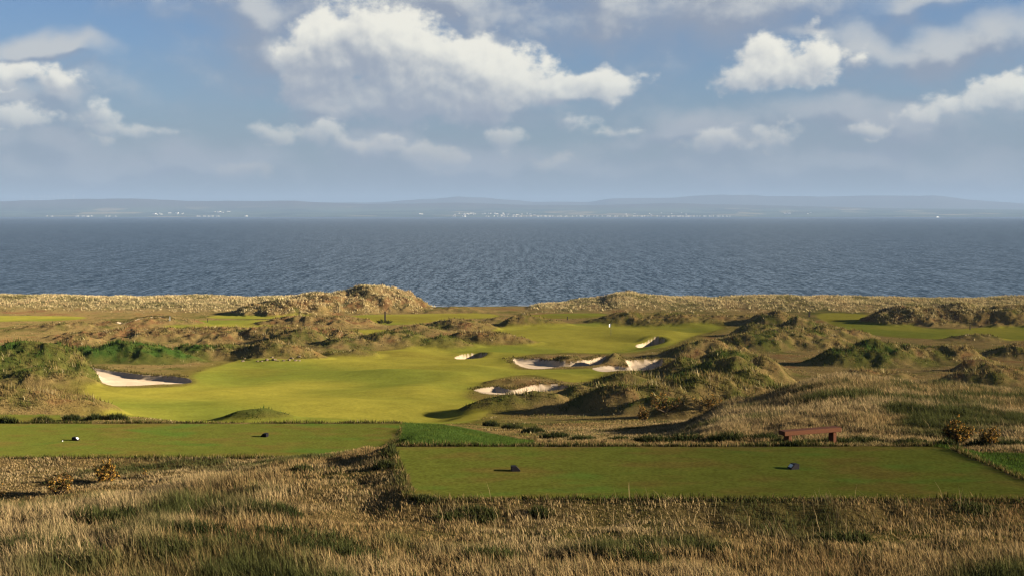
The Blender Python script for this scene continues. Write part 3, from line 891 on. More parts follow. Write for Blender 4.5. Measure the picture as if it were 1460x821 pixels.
# how tall: shaggy mounds on the left and along the bottom, short by the tees
left = sstep(480, 330, px) * sstep(44, 38, y)
bottom = sstep(29.5, 26, y)
right = sstep(900, 1060, px) * sstep(41, 50, y)
tall = np.clip(left + 0.75 * bottom + 0.9 * right, 0, 1)
hgt = (0.13 + 0.27 * tall) * (0.70 + 0.9 * pt2 + 0.45 * rs.random(len(x)) + 0.35 * fbm(x, y, 0.55, 2, 207)) * (1 + 0.5 * pt)
hgt = np.clip(hgt, 0.06, 0.85)
keep = (rs.random(len(x)) < np.clip(0.72 + 0.2 * tall + 1.0 * fbm(x, y, 0.6, 2, 209), 0.1, 1)) 
gmix = sstep(0.05, 0.45, pt + 0.35 * pt2 + 0.25 * right * sstep(1150, 1350, px))
col = lerp(np.broadcast_to(G_DRY, (len(x), 3)), G_PALE[None], sstep(-0.2, 0.4, pt3 + 0.5 * pt2))
col = lerp(col, G_RED[None], sstep(0.15, 0.55, -pt3 + 0.2 * left) * 0.55)
col = lerp(col, (G_PALE * 0.9)[None], right * sstep(1330, 1180, px) * 0.5)
col = lerp(col, G_GRN[None], gmix)
gi = rs.random(len(x)) < 0.16
col[gi] = G_GRN * (0.8 + 0.5 * rs.random((gi.sum(), 1)))
col = np.clip(jitcol(col, 0.2), 0.005, 0.8)
wid = 0.008 + 0.00028 * y
sel = keep
n = sel.sum()
base = np.stack([x, y, z - 0.02], 1)[sel]
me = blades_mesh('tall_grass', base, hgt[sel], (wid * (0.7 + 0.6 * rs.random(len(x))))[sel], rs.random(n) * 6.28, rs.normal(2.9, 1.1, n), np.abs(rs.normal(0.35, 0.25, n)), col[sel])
tag(link('tall_grass', me, M_blade), kind='stuff')

# long dry flowering stems standing above the rough
x, y = scatter(2600, -0.46, 0.46, 19.5, 33, 0.2)
x2, y2 = scatter(700, 0.16, 0.46, 44, 78, 0.3)
x = np.concatenate([x, x2]); y = np.concatenate([y, y2])
ok = free_mask(x, y, 0.2) & (fbm(x, y, 2.2, 2, 221) > -0.12) & (np.abs(730 + F * x / y - 550) > 75)
x, y = x[ok], y[ok]; n = len(x)
me = blades_mesh('seed_stems', np.stack([x, y, height(x, y) - 0.02], 1), 0.28 + 0.36 * rs.random(n), 0.004 + 0.00016 * y, rs.random(n) * 6.28, rs.normal(2.9, 1.2, n), np.abs(rs.normal(0.40, 0.25, n)), np.clip(jitcol(np.broadcast_to(G_PALE * 1.25, (n, 3)).copy(), .25), .01, 1), 1.2, 0.8)
tag(link('seed_stems', me, M_blade), kind='stuff')

# green tussocks: px, py, radius, height, dark
TUSS = [(365, 738, .8, .55, .8), (345, 742, .6, .5, .9), (395, 742, .5, .45, .7), (250, 770, 1.0, .5, .8), (290, 772, .7, .5, 1.0), (205, 770, .7, .5, .8), (400, 772, .7, .45, .7), (330, 790, .8, .5, .6), (180, 745, .6, .45, .5), (680, 738, .5, .28, .2), (640, 740, .35, .22, .1), (548, 668, .3, .32, .2), (554, 650, .3, .32, .3), (562, 640, .25, .25, .3), (1112, 634, .4, .34, .8), (1150, 634, .5, .26, .5), (1185, 633, .45, .30, .4), (1127, 636, .3, .24, .4), (1205, 634, .4, .3, .4), (470, 780, .7, .45, .1), (500, 800, .6, .45, .2),
        (60, 790, .9, .5, .3), (330, 690, .8, .4, .3), (260, 700, .7, .45, .4), (420, 790, .7, .5, .5), (770, 735, .25, .3, .3), (1390, 728, .5, .2, .0), (905, 800, .6, .4, .2), (1010, 790, .5, .35, .4), (1200, 775, .6, .35, .4), (140, 745, .7, .5, .2), (610, 716, .25, .2, .2), (600, 712, .25, .2, .2), (430, 672, .3, .3, .3), (840, 790, .5, .35, .3), (700, 800, .6, .4, .3),
        (700, 607, .5, .5, .5), (730, 612, .6, .5, .7), (760, 617, .6, .45, .7), (790, 624, .6, .4, .7), (830, 628, .5, .3, .5), (880, 629, .5, .3, .6), (930, 630, .6, .35, .8), (980, 630, .6, .4, .8), (1040, 629, .7, .45, .8), (1090, 630, .6, .4, .9), (1230, 633, .6, .35, .5), (1300, 634, .5, .3, .6), (1350, 635, .4, .3, .6), (1440, 637, .5, .3, .8), (1400, 635, .5, .3, .7),
        (60, 602, .5, .4, .7), (95, 600, .6, .45, .7), (130, 599, .6, .45, .8), (165, 598, .6, .45, .7), (5, 603, .6, .4, .7)]
B, Hh, Ww, Cc = [], [], [], []
for (tx, ty, rad, th, dk) in TUSS:
    p = spot(tx, ty)
    nb = int(900 * rad)
    a = rs.random(nb) * 6.28; rr = np.sqrt(rs.random(nb)) * rad * (0.7 + 0.4 * rs.random(nb))
    bx = p.x + np.cos(a) * rr * 1.3; by = p.y + np.sin(a) * rr * 0.8
    o = free_mask(bx, by, 0.0)
    bx, by, rr = bx[o], by[o], rr[o]
    bz = height(bx, by)
    B.append(np.stack([bx, by, bz - 0.02], 1))
    Hh.append(th * (1.05 - 0.5 * (rr / rad) ** 2) * (0.6 + 0.5 * rs.random(len(bx))))
    Ww.append(np.full(len(bx), 0.014 + 0.0004 * p.y))
    Cc.append(lerp(np.broadcast_to(G_GRN, (len(bx), 3)), G_DARK[None], np.clip(dk + 0.3 * rs.standard_normal(len(bx)), 0, 1)))
B = np.concatenate(B); Hh = np.concatenate(Hh); Ww = np.concatenate(Ww); Cc = np.concatenate(Cc)
n = len(B)
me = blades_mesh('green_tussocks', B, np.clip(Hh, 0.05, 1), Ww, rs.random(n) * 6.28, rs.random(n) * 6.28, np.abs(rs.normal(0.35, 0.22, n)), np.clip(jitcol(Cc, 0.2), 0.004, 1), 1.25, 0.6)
tag(link('green_tussocks', me, M_blade), kind='stuff')

# fringe along the edges of the tees
pts = []
for P, h in TEES[:2]:
    for i in range(4):
        a, b = P[i], P[(i + 1) % 4]
        L = np.linalg.norm(b - a)
        nn = int(L * 170)
        t = rs.random((nn, 1))
        e = (b - a) / L
        nrm = np.array([e[1], -e[0]])
        pts.append(a + (b - a) * t + nrm * (0.02 + 0.32 * rs.random((nn, 1)) ** 1.6))
pts = np.concatenate(pts)
x, y = pts[:, 0], pts[:, 1]
ok = free_mask(x, y, -0.02) & (fbm(x, y, 1.8, 3, 241) + 0.45 * rs.random(len(x)) > 0.0)
x, y = x[ok], y[ok]
z = height(x, y)
n = len(x)
col = lerp(np.broadcast_to(OLIVE, (n, 3)), G_DARK[None], rs.random(n) * 0.9)
col = lerp(col, G_DRY[None], (rs.random(n) < 0.25) * 0.8)
me = blades_mesh('tee_fringe', np.stack([x, y, z - 0.02], 1), 0.07 + 0.16 * rs.random(n) * (1 + fbm(x, y, 2.2, 2, 243)), np.full(n, 0.022), rs.random(n) * 6.28, rs.random(n) * 6.28, np.abs(rs.normal(0.4, 0.25, n)), np.clip(jitcol(col, .2), .004, 1))
tag(link('tee_fringe', me, M_blade), kind='stuff')

pts = []
for P in PATHS:
    bb0, bb1 = P.min(0), P.max(0); bb1 = np.minimum(bb1, [22, 70])
    q = bb0 + rs.random((60000, 2)) * (bb1 - bb0)
    pts.append(q[sdist(P, q[:, 0], q[:, 1]) > -0.05][:26000])
pts = np.concatenate(pts); x, y = pts[:, 0], pts[:, 1]
n = len(x)
col = lerp(np.broadcast_to(PATHG * 1.15, (n, 3)), (TEE * 1.1)[None], sstep(0.0, 0.6, fbm(x, y, 1.6, 3, 251)) * 0.7)
me = blades_mesh('path_grass', np.stack([x, y, height(x, y) - 0.02], 1), 0.05 + 0.07 * rs.random(n) * (1 + fbm(x, y, 1.0, 2, 253)), np.full(n, 0.024), rs.random(n) * 6.28, rs.random(n) * 6.28, np.abs(rs.normal(0.5, 0.25, n)), np.clip(jitcol(col, .22), .004, 1), 1.15, 0.85, True)
tag(link('path_grass', me, M_blade), kind='stuff')

# tufted rough between the tees and the dunes
def tufts(name, x, y, per, hgt, wid, spread, colf, lean_az=2.9):
    z, k = height(x, y, True)
    col = colf(x, y, k)
    hh = hgt(x, y, k)
    idx = np.repeat(np.arange(len(x)), per)
    n = len(idx)
    a = rs.random(n) * 6.28; rr = rs.random(n) ** 0.7
    sp = spread * (0.5 + hh[idx])
    bx = x[idx] + np.cos(a) * rr * sp; by = y[idx] + np.sin(a) * rr * sp
    bz = height(bx, by) - 0.04
    tall = hh[idx] * (0.55 + 0.6 * rs.random(n))
    lean = np.abs(rs.normal(0.45, 0.28, n))
    me = blades_mesh(name, np.stack([bx, by, bz], 1), tall, wid(y[idx]) * (0.7 + 0.6 * rs.random(n)), rs.random(n) * 6.28, np.where(rs.random(n) < 0.5, a, rs.normal(lean_az, 1.0, n)), lean, np.clip(jitcol(col[idx], 0.22), 0.004, 1), 1.2, 0.65, True)
    return tag(link(name, me, M_blade), kind='stuff')

x, y = scatter(120000, -0.47, 0.47, 58, 298, 0.85)
ok = free_mask(x, y, 0.25)
x, y = x[ok], y[ok]
z, k = height(x, y, True)
dens = np.clip(0.25 + 0.75 * k['lump'] + 0.5 * fbm(x, y, 9, 3, 261) + 1.6 * fbm(x, y, 2.4, 2, 267), 0.03, 1) * np.where(k['fw'] > -3, 0.35 + 0.65 * k['lump'], 1.0)
ok = rs.random(len(x)) < dens
x, y = x[ok], y[ok]
def rough_col(x, y, k):
    g = k['green'] + 0.13 * rs.standard_normal(len(x)) + 0.45 * fbm(x, y, 3.2, 3, 269)
    c = lerp(np.broadcast_to(TAN * 1.15, (len(x), 3)), (OLIVE * 1.15)[None], sstep(0.16, 0.42, g))
    c = lerp(c, (GREEN * 1.1)[None], sstep(0.46, 0.70, g))
    st = (rs.random(len(x)) < 0.10) & (g < 0.5)
    c = np.where(st[:, None], STRAW[None] * 0.95, c)
    return c
def rough_h(x, y, k):
    return np.clip((0.15 + 0.36 * k['lump']) * (1 + 0.8 * fbm(x, y, 6, 3, 263)), 0.08, 0.75) * (0.7 + 0.6 * rs.random(len(x)))
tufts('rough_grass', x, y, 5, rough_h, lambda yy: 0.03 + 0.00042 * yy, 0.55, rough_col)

# grass hanging over the bunker lips
pts = []
for bi, (P, D) in enumerate(BUNKERS):
    ym = P[:, 1].min() * 0.55 + P[:, 1].max() * 0.45
    for i in range(len(P)):
        a, b = P[i], P[(i + 1) % len(P)]
        if 0.5 * (a[1] + b[1]) < ym and bi < 4: continue
        if bi in (4, 5): continue
        L = np.linalg.norm(b - a); e = (b - a) / (L + 1e-9); nrm = np.array([e[1], -e[0]])
        ar = 0.5 * np.sum(P[:, 0] * np.roll(P[:, 1], -1) - np.roll(P[:, 0], -1) * P[:, 1])
        if ar < 0: nrm = -nrm
        nn = max(1, int(L * 7)); t = rs.random((nn, 1))
        pts.append(a + (b - a) * t + nrm * (0.05 + 1.1 * rs.random((nn, 1)) ** 1.5))
pts = np.concatenate(pts)
x, y = pts[:, 0], pts[:, 1]
ok = free_mask(x, y, 0.03) | (sdist(FAIRWAY, x, y) > 0)
for P, D in BUNKERS: ok &= sdist(P, x, y) < 0.02
x, y = x[ok], y[ok]
tufts('bunker_lip_grass', x, y, 5, lambda x, y, k: 0.22 + 0.2 * rs.random(len(x)), lambda yy: 0.03 + 0.00042 * yy, 0.4,
      lambda x, y, k: lerp(np.broadcast_to(OLIVE * .9, (len(x), 3)), (TAN * .8)[None], rs.random(len(x)) * 0.8))

# marram on the shore dunes
x, y = scatter(52000, -0.47, 0.47, 262, 350, 0.0)
z, k = height(x, y, True)
px = 730 + F * x / y
rd = sstep(1240, 1275, px) * (y > 262) * np.clip(k['lump'] * 1.5, 0, 1)
bd = sstep(330, 370, px) * sstep(615, 590, px) * (y > 285) * np.clip(k['lump'] * 1.6, 0, 1)
mar = np.clip(np.maximum(np.maximum(k['dune'] * 1.6, rd), bd), 0, 1)
ok = free_mask(x, y, 0.2) & (rs.random(len(x)) < mar)
x, y = x[ok], y[ok]
def dune_col(x, y, k):
    px = 730 + F * x / y
    v = fbm(x, y, 9, 3, 281) + 0.25 * rs.standard_normal(len(x))
    c = lerp(np.broadcast_to(STRAW * 1.5, (len(x), 3)), (OLIVE * 1.0)[None], sstep(0.10, 0.35, v) * 0.85)
    c = lerp(c, (G_PALE * 1.5)[None], sstep(0.0, 0.4, -v))
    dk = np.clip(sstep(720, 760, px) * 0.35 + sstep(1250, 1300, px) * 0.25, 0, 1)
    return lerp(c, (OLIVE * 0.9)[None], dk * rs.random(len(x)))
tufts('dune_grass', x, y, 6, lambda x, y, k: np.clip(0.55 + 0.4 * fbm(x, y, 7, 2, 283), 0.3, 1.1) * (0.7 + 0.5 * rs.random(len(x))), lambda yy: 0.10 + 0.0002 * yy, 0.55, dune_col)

# ------------------------------------------------------------------ bench
M_wood = simple_mat('red_wood', (0.062, 0.022, 0.009), 0.8, 0.1, 0.5, 10.0, 0.4, (1, 9, 9))
M_black = simple_mat('black_paint', (0.006, 0.005, 0.007), 0.7, 0.1, 0.2, 12.0)
M_white = simple_mat('white_plate', (0.55, 0.55, 0.53), 0.6, 0.2, 0.04, 12.0)
M_post = simple_mat('dark_timber', (0.030, 0.023, 0.017), 0.8, 0.2, 0.3, 10.0)
pL = Vector(((1119 - 730) / F * 41.0, 41.0, 0)); pR = Vector(((1200 - 730) / F * 41.85, 41.85, 0))
ex = (pR - pL).normalized(); ey = Vector((-ex.y, ex.x, 0)); blen = (pR - pL).length
bc = (pL + pR) / 2 + ey * 0.18
topz = CAMZ - 7.03
gz = hz(bc.x, bc.y)
bench = empty('bench', (bc.x, bc.y, gz), math.atan2(ex.y, ex.x))
tag(bench, 'low backless reddish wooden bench behind the raised tee at the foot of the grassy hill', 'bench')
zt = topz - gz
bm = bmesh.new(); box(bm, (0, 0, zt - 0.07), (blen, 0.36, 0.14)); bm_obj('seat', bm, M_wood, bench, 0.012)
for sx_ in (-1, 1):
    bm = bmesh.new(); box(bm, (sx_ * (blen / 2 - 0.24), 0, (zt - 0.14) / 2 - 0.125), (0.12, 0.28, zt - 0.14 + 0.25)); bm_obj('leg', bm, M_wood, bench, 0.01)

# ------------------------------------------------------------------ tee markers
def tee_marker(px, py, size, slope_right, rz, label, group='black tee markers', plate=True):
    p = spot(px, py)
    r = empty('tee_marker', p, rz)
    tag(r, label, 'tee marker', group)
    s = size; w, d, h = s, s * 0.9, s * 0.60
    q = -1 if slope_right else 1
    bm = bmesh.new()
    prof = [(-w / 2, 0), (w / 2, 0), (w / 2, h), (-w * 0.06, h), (-w / 2, h * 0.24)]
    A = [bm.verts.new((q * a, -d / 2, b - 0.01)) for a, b in prof]; Bv = [bm.verts.new((q * a, d / 2, b - 0.01)) for a, b in prof]
    f1 = bm.faces.new(A); f2 = bm.faces.new(Bv[::-1])
    for i in range(5): bm.faces.new((A[i], Bv[i], Bv[(i + 1) % 5], A[(i + 1) % 5]))
    bmesh.ops.recalc_face_normals(bm, faces=bm.faces)
    bm_obj('block', bm, M_black, r, s * 0.02)
    if not plate: return r
    a = Vector((-w * 0.06, 0, h - 0.01)); b = Vector((-w / 2, 0, h * 0.24 - 0.01))
    mid = (a + b) / 2; L = (a - b).length
    ang = math.atan2(a.z - b.z, a.x - b.x)
    nrm = Vector((-math.sin(ang), 0, math.cos(ang)))
    bm = bmesh.new()
    box(bm, (0, 0, 0), (L * 0.62, d * 0.7, 0.012))
    pl = bm_obj('plate', bm, M_white, r)
    pos = mid + nrm * 0.007
    pl.location = (q * pos.x, 0, pos.z); pl.rotation_euler = (0, -ang * q, 0)
    return r
tee_marker(735, 671.5, 0.25, True, 0.12, 'black wedge tee marker left of centre on the near raised tee', plate=False)
tee_marker(1131, 668, 0.26, False, 0.30, 'black tee marker with its pale slanted plate showing, right side of the near raised tee')
tee_marker(108, 627.5, 0.26, True, -0.15, 'black tee marker with white plate near the left edge, on the lower left tee')
tee_marker(377, 622.5, 0.28, False, -0.25, 'black wedge tee marker at the right of the lower left tee', plate=False)
tee_marker(8, 599.5, 0.24, True, 0.0, 'small black tee marker at the left edge on the farthest tee strip', plate=False)

# golf balls
bm = bmesh.new(); bmesh.ops.create_icosphere(bm, subdivisions=3, radius=0.028)
gb = bm_obj('golf_ball', bm, M_white, None, smooth=True)
p = spot(89, 629.5); gb.location = (p.x, p.y, p.z + 0.025)
tag(gb, 'white golf ball lying beside the left marker on the lower tee', 'golf ball')

# ------------------------------------------------------------------ flag and posts
p = spot(871, 478, 150)
fl = empty('flagstick', p)
tag(fl, 'white flag on a thin stick standing in the green', 'flag')
bm = bmesh.new(); tube(bm, [(0, 0, -0.1), (0, 0, 2.3)], [0.028, 0.022], 8); bm_obj('stick', bm, simple_mat('stick_paint', (0.05, 0.05, 0.045), 0.5), fl)
bm = bmesh.new()
gx, gz_ = 9, 6
vv = [[[bm.verts.new((-0.02 - 0.34 * i / (gx - 1), 0.05 * math.sin(5.0 * i / (gx - 1)) + e, 1.66 + 0.58 * j / (gz_ - 1) - 0.16 * (i / (gx - 1)) ** 1.5)) for j in range(gz_)] for i in range(gx)] for e in (0.0, 0.01)]
for e in (0, 1):
    for i in range(gx - 1):
        for j in range(gz_ - 1):
            q = [vv[e][i][j], vv[e][i + 1][j], vv[e][i + 1][j + 1], vv[e][i][j + 1]]
            bm.faces.new(q if e == 0 else q[::-1])
M_flag = simple_mat('flag_cloth', (0.80, 0.79, 0.75), 0.8, 0.1, 0.03)
bm_obj('flag', bm, M_flag, fl, smooth=True)

def post(name, px, py, w, h, label, mat=M_post, cat='post', cap=False, group=None, ymin=150):
    p = spot(px, py, ymin)
    bm = bmesh.new()
    box(bm, (0, 0, h / 2 - 0.15), (w, w, h + 0.3))
    top = [v for v in bm.verts if v.co.z > h * 0.5]
    for v in top: v.co.x *= 0.9; v.co.y *= 0.9
    o = bm_obj(name, bm, mat, None, min(0.02, w * 0.1))
    o.location = p
    return tag(o, label, cat, group)
post('wooden_post', 549, 459.5, 0.34, 2.4, 'tall dark post rising from a dark clump in front of the tall dune', ymin=200)
post('wooden_post', 921, 419.5, 0.34, 1.1, 'left of two short dark posts on the right dune crest against the sea', group='short posts on the dune crest', ymin=290)
post('wooden_post', 926, 419.5, 0.26, 0.9, 'right of two short dark posts on the right dune crest against the sea', group='short posts on the dune crest', ymin=290)
post('wooden_post', 1154, 451.5, 0.38, 1.15, 'thick dark post on the dark mound top right of the green', ymin=200)
post('marker_stake', 242, 457, 0.16, 0.9, 'pale short stake beside the far left bunker', simple_mat('pale_paint', (0.30, 0.30, 0.28), 0.7), 'stake', ymin=200)
post('marker_stake', 296, 459, 0.13, 0.8, 'thin dark stake on the far left green', cat='stake', ymin=200)
post('marker_stake', 809, 456, 0.20, 0.8, 'small dark stake behind the green left of the flag', cat='stake', ymin=200)
post('marker_stake', 1383, 470, 0.16, 1.1, 'thin stake on the far right mown turf', cat='stake', ymin=200)

# pale rubble at the foot of the dark mound
M_stone = simple_mat('pale_stone', (0.13, 0.098, 0.066), 0.9, 0.1, 0.3, 5.0, 0.4)
rg_ = random.Random(9)
for i in range(18):
    bm = bmesh.new(); bmesh.ops.create_icosphere(bm, subdivisions=2, radius=1.0)
    for v in bm.verts:
        v.co *= 0.8 + 0.35 * rg_.random()
    o = bm_obj('stone', bm, M_stone)
    pz = spot(rg_.uniform(336, 436), rg_.uniform(508, 516), 130)
    r_ = rg_.uniform(0.12, 0.26)
    o.location = pz + Vector((0, 0, r_ * 0.2)); o.scale = (r_ * 1.5, r_ * 1.1, r_ * 0.7); o.rotation_euler = (rg_.uniform(-.2, .2), rg_.uniform(-.2, .2), rg_.uniform(0, 6.28))
    tag(o, 'pale stone in the rubble at the foot of the dark mound left of the fairway', 'stone', 'rubble at the foot of the dark mound')

# ------------------------------------------------------------------ gorse bushes
M_bark = simple_mat('gorse_bark', (0.06, 0.042, 0.026), 0.9, 0.1, 0.3)
M_spine = blade_mat('gorse_spines', 0.15)
M_petal = blade_mat('gorse_petals', 0.3)
def gorse(px, py, width, tall, flowers, seed, label, dark=0.0, ymin=20.0, dense=1.0, lean=0.0, detail=1.0, brown=0.42):
    rg = np.random.default_rng(seed)
    p = spot(px, py, ymin)
    root = empty('gorse_bush', p)
    tag(root, label, 'bush', 'gorse bushes in the rough')
    ns = max(5, int(13 * dense))
    bm = bmesh.new()
    sp_b, sp_d, fl_p, sp_s = [], [], [], []
    for i in range(ns):
        a = rg.random() * 6.28
        out_ = (0.15 + 0.85 * rg.random()) * width / 2
        top = Vector((math.cos(a) * out_ + lean * width * 0.3, math.sin(a) * out_ * 0.8, tall * (0.50 + 0.5 * rg.random()) * (1.05 - 0.35 * out_ / (width / 2))))
        b0 = Vector((math.cos(a) * 0.04, math.sin(a) * 0.04, -0.05))
        mid = b0.lerp(top, 0.5) + Vector((math.cos(a), math.sin(a), 0)) * out_ * 0.18
        tube(bm, [b0, mid, top], [0.014 * tall + 0.006, 0.010 * tall + 0.004, 0.004], 5)
        nsh = int(5 * dense) + 2
        for s in range(nsh):
            t = 0.30 + 0.70 * (s + rg.random()) / nsh
            c = (b0.lerp(mid, t * 2) if t < 0.5 else mid.lerp(top, t * 2 - 1))
            d = Vector(rg.normal(0, 1, 3)); d.z = abs(d.z) * 0.8 + 0.3; d.normalize()
            L = tall * (0.12 + 0.16 * rg.random())
            nbl = int(26 * detail)
            for q in range(nbl):
                tt = rg.random()
                pt_ = c + d * L * tt
                dd = Vector(rg.normal(0, 1, 3)) * 0.8 + d * 0.7; dd.normalize()
                sp_b.append(pt_); sp_d.append(dd); sp_s.append(tall * (0.035 + 0.045 * rg.random()))
            if rg.random() < flowers:
                for q in range(int((3 + 7 * rg.random()) * detail)):
                    fl_p.append(c + d * L * (0.45 + 0.6 * rg.random()) + Vector(rg.normal(0, 0.018 * tall, 3)))
    bm_obj('branches', bm, M_bark, root)
    b = np.array([list(v) for v in sp_b]); d = np.array([list(v) for v in sp_d]); s = np.array(sp_s)[:, None]
    side = np.cross(d, rg.normal(0, 1, d.shape)); side /= np.linalg.norm(side, axis=1, keepdims=True) + 1e-9
    V = np.stack([b - side * s * 0.22, b + side * s * 0.22, b + d * s + side * s * 0.1, b + d * s - side * s * 0.1], 1)
    n = len(b)
    cg = np.array([.036, .044, .014]) * (0.6 + 0.8 * rg.random((n, 1)))
    br = rg.random(n) < brown
    cg[br] = np.array([.15, .080, .03]) * (0.7 + 0.6 * rg.random((br.sum(), 1)))
    link('foliage', np_mesh('foliage', V.reshape(-1, 3), [np.arange(n * 4).reshape(-1, 4)], False, np.repeat(cg, 4, 0)), M_spine, root)
    if fl_p:
        b = np.array([list(v) for v in fl_p]); n = len(b)
        vs_, cc = [], []
        for rep in range(3):
            t1 = rg.normal(0, 1, (n, 3)); t1 /= np.linalg.norm(t1, axis=1, keepdims=True)
            t2 = np.cross(t1, rg.normal(0, 1, (n, 3))); t2 /= np.linalg.norm(t2, axis=1, keepdims=True) + 1e-9
            r_ = (0.018 + 0.02 * rg.random((n, 1))) * (0.6 + 0.4 * tall) * (1.0 / max(detail, 0.45))
            vs_.append(np.stack([b - t1 * r_, b + t2 * r_ * 0.7, b + t1 * r_, b - t2 * r_ * 0.7], 1))
            cc.append(np.array([.52, .31, .07]) * (0.65 + 0.5 * rg.random((n, 1))))
        V = np.concatenate(vs_).reshape(-1, 3); ca = np.repeat(np.concatenate(cc), 4, 0)
        link('flowers', np_mesh('flowers', V, [np.arange(len(V)).reshape(-1, 4)], False, np.clip(ca, 0, 1)), M_petal, root)['kind'] = 'stuff'
    return root
gorse(82, 704, 1.25, 0.85, 0.40, 3, 'sparse dark gorse bush with few yellow flowers below the left tee', ymin=36, dense=1.5)
gorse(151, 690, 1.0, 0.78, 0.95, 4, 'rounded gorse bush thick with orange yellow flowers in dry grass below the left tee', ymin=36, dense=1.7)
gorse(206, 680, 0.30, 0.34, 0.3, 5, 'tiny gorse seedling right of the rounded flowering bush', ymin=38, dense=.5)
gorse(2, 710, 0.50, 0.50, 0.1, 6, 'brown twiggy low bush at the far left edge in the rough', ymin=34, dense=.6)
gorse(1362, 633, 0.95, 0.95, 0.8, 7, 'tall spreading gorse bush with golden flowers at the tee corner on the right', ymin=40, lean=.3, dense=1.5)
gorse(1414, 636, 0.85, 0.62, 0.4, 8, 'low reddish gorse bush with one upright sprig, right of the tall golden bush', ymin=40, dense=1.3)
gorse(1462, 636, 0.50, 0.40, 0.4, 9, 'small gorse bush cut by the right edge of the picture', ymin=40, dense=.6)
gorse(1012, 586, 3.0, 1.4, 0.5, 10, 'dark brown gorse bush at the foot of the big dune beside the tall grass', ymin=80, detail=.8)
gorse(950, 587, 3.6, 1.7, 0.35, 12, 'broad dark gorse thicket left of the brown bush at the foot of the big dune', ymin=80, detail=.8)
gorse(916, 600, 1.6, 1.2, 0.3, 13, 'small dark gorse bush in the shade line left of the broad thicket', ymin=75, detail=.8)
gorse(543, 461, 2.8, 1.0, 0.0, 14, 'black looking low clump left at the foot of the tall dark post', ymin=200, dense=1.8, brown=0.0)
gorse(554, 461, 2.3, 0.85, 0.0, 15, 'black looking low clump right at the foot of the tall dark post', ymin=200, dense=1.8, brown=0.0)

# ------------------------------------------------------------------ houses, turbines and a boat across the water
M_wall = simple_mat('white_render', (0.55, 0.54, 0.51), 0.8, 0.1, 0.04, 0.02)
M_roof = simple_mat('slate_roof', (0.14, 0.12, 0.115), 0.7, 0.2, 0.15, 0.05)
def house_mesh(name, w, d, h, rf):
    bm = bmesh.new()
    box(bm, (0, 0, h / 2 - 3), (w, d, h + 6))
    o = 0.6
    A = [bm.verts.new(v) for v in ((-w / 2 - o, -d / 2 - o, h), (w / 2 + o, -d / 2 - o, h), (w / 2 + o, d / 2 + o, h), (-w / 2 - o, d / 2 + o, h), (-w / 2 - o, 0, h + rf), (w / 2 + o, 0, h + rf))]
    fs = [bm.faces.new((A[0], A[1], A[5], A[4])), bm.faces.new((A[2], A[3], A[4], A[5])), bm.faces.new((A[0], A[4], A[3])), bm.faces.new((A[1], A[2], A[5])), bm.faces.new((A[3], A[2], A[1], A[0]))]
    for f in fs[:2] + fs[4:]: f.material_index = 1
    me = bpy.data.meshes.new(name); bm.normal_update(); bm.to_mesh(me); bm.free()
    me.materials.append(M_wall); me.materials.append(M_roof)
    return me
HM = [house_mesh('house', 16, 11, 8, 4), house_mesh('house', 26, 12, 9, 4), house_mesh('house', 12, 10, 11, 4), house_mesh('house', 48, 24, 10, 3)]
rnd = random.Random(4)
def far_house(px, Yd, k, label, group):
    x = (px - 730) / F * Yd
    z = float(far_h(np.array([x]), np.array([float(Yd)]))[0])
    o = bpy.data.objects.new('house', HM[k]); C.objects.link(o)
    o.location = (x, Yd, z); o.rotation_euler = (0, 0, rnd.uniform(-0.5, 0.5))
    tag(o, label, 'house', group)
def shore_y(px):
    yy = np.arange(15400, 17500, 20.0); x = (px - 730) / F * yy
    i = np.nonzero(far_h(x, yy) > 3.0)[0][0]
    return yy[i]
LS = 'tiny white house in the long row along the distant far shoreline'
GS = 'houses along the far shoreline'
for (a, b, nn) in ((108, 132, 7), (150, 168, 3), (280, 316, 9), (345, 356, 2), (640, 670, 4), (690, 790, 18), (790, 900, 20), (900, 1042, 34), (60, 80, 2)):
    for i in range(nn):
        px_ = a + (b - a) * (i + rnd.random()) / nn
        far_house(px_, shore_y(px_) + rnd.uniform(20, 160), rnd.choice((0, 0, 1, 1, 2)), LS, GS)
LT = 'tiny pale house in the village on the slope above the far shore'
GT = 'houses on the slope above the far shore'
for (a, b, y0, y1, nn) in ((640, 765, 17200, 18200, 26), (690, 740, 17000, 17800, 8), (215, 262, 17600, 18300, 7), (300, 332, 18400, 19000, 6), (598, 606, 17600, 18000, 2), (890, 1000, 17400, 18600, 8), (1100, 1160, 17800, 18300, 4)):
    for i in range(nn):
        far_house(rnd.uniform(a, b), rnd.uniform(y0, y1), rnd.choice((0, 1, 1, 2)), LT, GT)
LW = 'long pale shed among the fields on the distant left slope'
GW = 'long sheds on the far left slope'
for px_, yd in ((220, 18000), (242, 18300), (252, 18300), (312, 18800), (326, 18800), (1125, 18100)):
    far_house(px_, yd, 3, LW, GW)
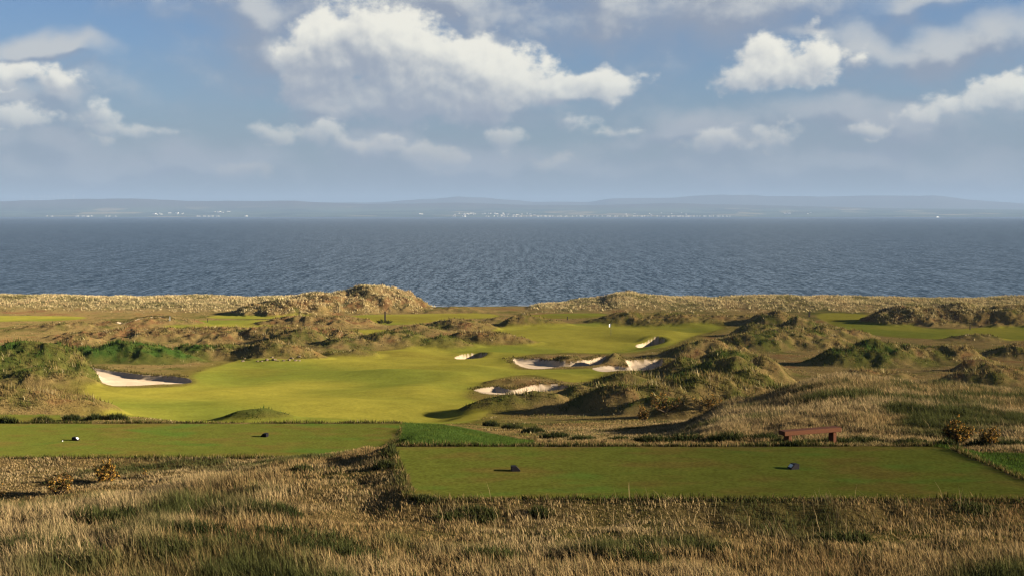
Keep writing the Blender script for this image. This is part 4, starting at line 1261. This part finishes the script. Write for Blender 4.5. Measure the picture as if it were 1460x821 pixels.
# wind turbines on the far left ridge
M_turb = simple_mat('turbine_white', (0.75, 0.76, 0.78), 0.5, 0.3, 0.02, 0.02)
M_mast = simple_mat('turbine_grey', (0.30, 0.31, 0.33), 0.6, 0.2, 0.02, 0.02)
def turbine(px, first=None):
    yd = 22600.0; x = (px - 730) / F * yd
    z = float(far_h(np.array([x]), np.array([yd]))[0])
    if first is None:
        r = empty('wind_turbine', (x, yd, z))
        bm = bmesh.new(); tube(bm, [(0, 0, -5), (0, 0, 68)], [1.7, 1.0], 8); bm_obj('tower', bm, M_mast, r)
        bm = bmesh.new(); box(bm, (0, 1.5, 69.5), (4, 9, 4)); bm_obj('nacelle', bm, M_mast, r, 0.4)
        for i in range(3):
            bm = bmesh.new(); a = i * 2.094 + 0.4
            tube(bm, [(0, -4, 69.5), (math.sin(a) * 12, -4, 69.5 + math.cos(a) * 12), (math.sin(a) * 38, -4, 69.5 + math.cos(a) * 38)], [0.9, 1.5, 0.3], 6); bm_obj('blade', bm, M_mast, r)
    else:
        r = first.copy(); C.objects.link(r); r.location = (x, yd, z)
        for ch in first.children:
            c_ = ch.copy(); C.objects.link(c_); c_.parent = r
    tag(r, 'faint white wind turbine on the distant left ridge', 'wind turbine', 'wind turbines on the far ridge')
    return r
t0 = turbine(34)
for px_ in (46, 58, 63, 69, 76, 83, 90, 97, 105): turbine(px_, t0)
# small white boat
bt = empty('boat', ((1337 - 730) / F * 13200, 13200, 0), 0.4)
tag(bt, 'tiny white vessel far out on the sea near the right side of the horizon', 'boat')
bm = bmesh.new()
hs = [(-16, 0.55), (-8, 1.0), (4, 1.0), (11, 0.7), (17, 0.02)]
rows = [[bm.verts.new((x_, s_ * 4.2 * w_, zz + (0.6 if x_ > 10 and zz > 1 else 0))) for (s_, zz, ws) in ((-1, 4.5, 1), (-0.6, -0.8, 1), (0.6, -0.8, 1), (1, 4.5, 1))] for x_, w_ in hs]
for a, b in zip(rows[:-1], rows[1:]):
    for i in range(3): bm.faces.new((a[i], a[i + 1], b[i + 1], b[i]))
    bm.faces.new((a[3], a[0], b[0], b[3]))
bm.faces.new(rows[0]); bm.faces.new(rows[-1][::-1])
bmesh.ops.recalc_face_normals(bm, faces=bm.faces)
bm_obj('hull', bm, M_turb, bt)
bm = bmesh.new(); box(bm, (-2, 0, 7.3), (13, 5.2, 5.4)); bm_obj('cabin', bm, M_turb, bt, 0.4)
bm = bmesh.new(); tube(bm, [(-1, 0, 9.9), (-1, 0, 19)], [0.4, 0.2], 6); bm_obj('mast', bm, M_turb, bt)
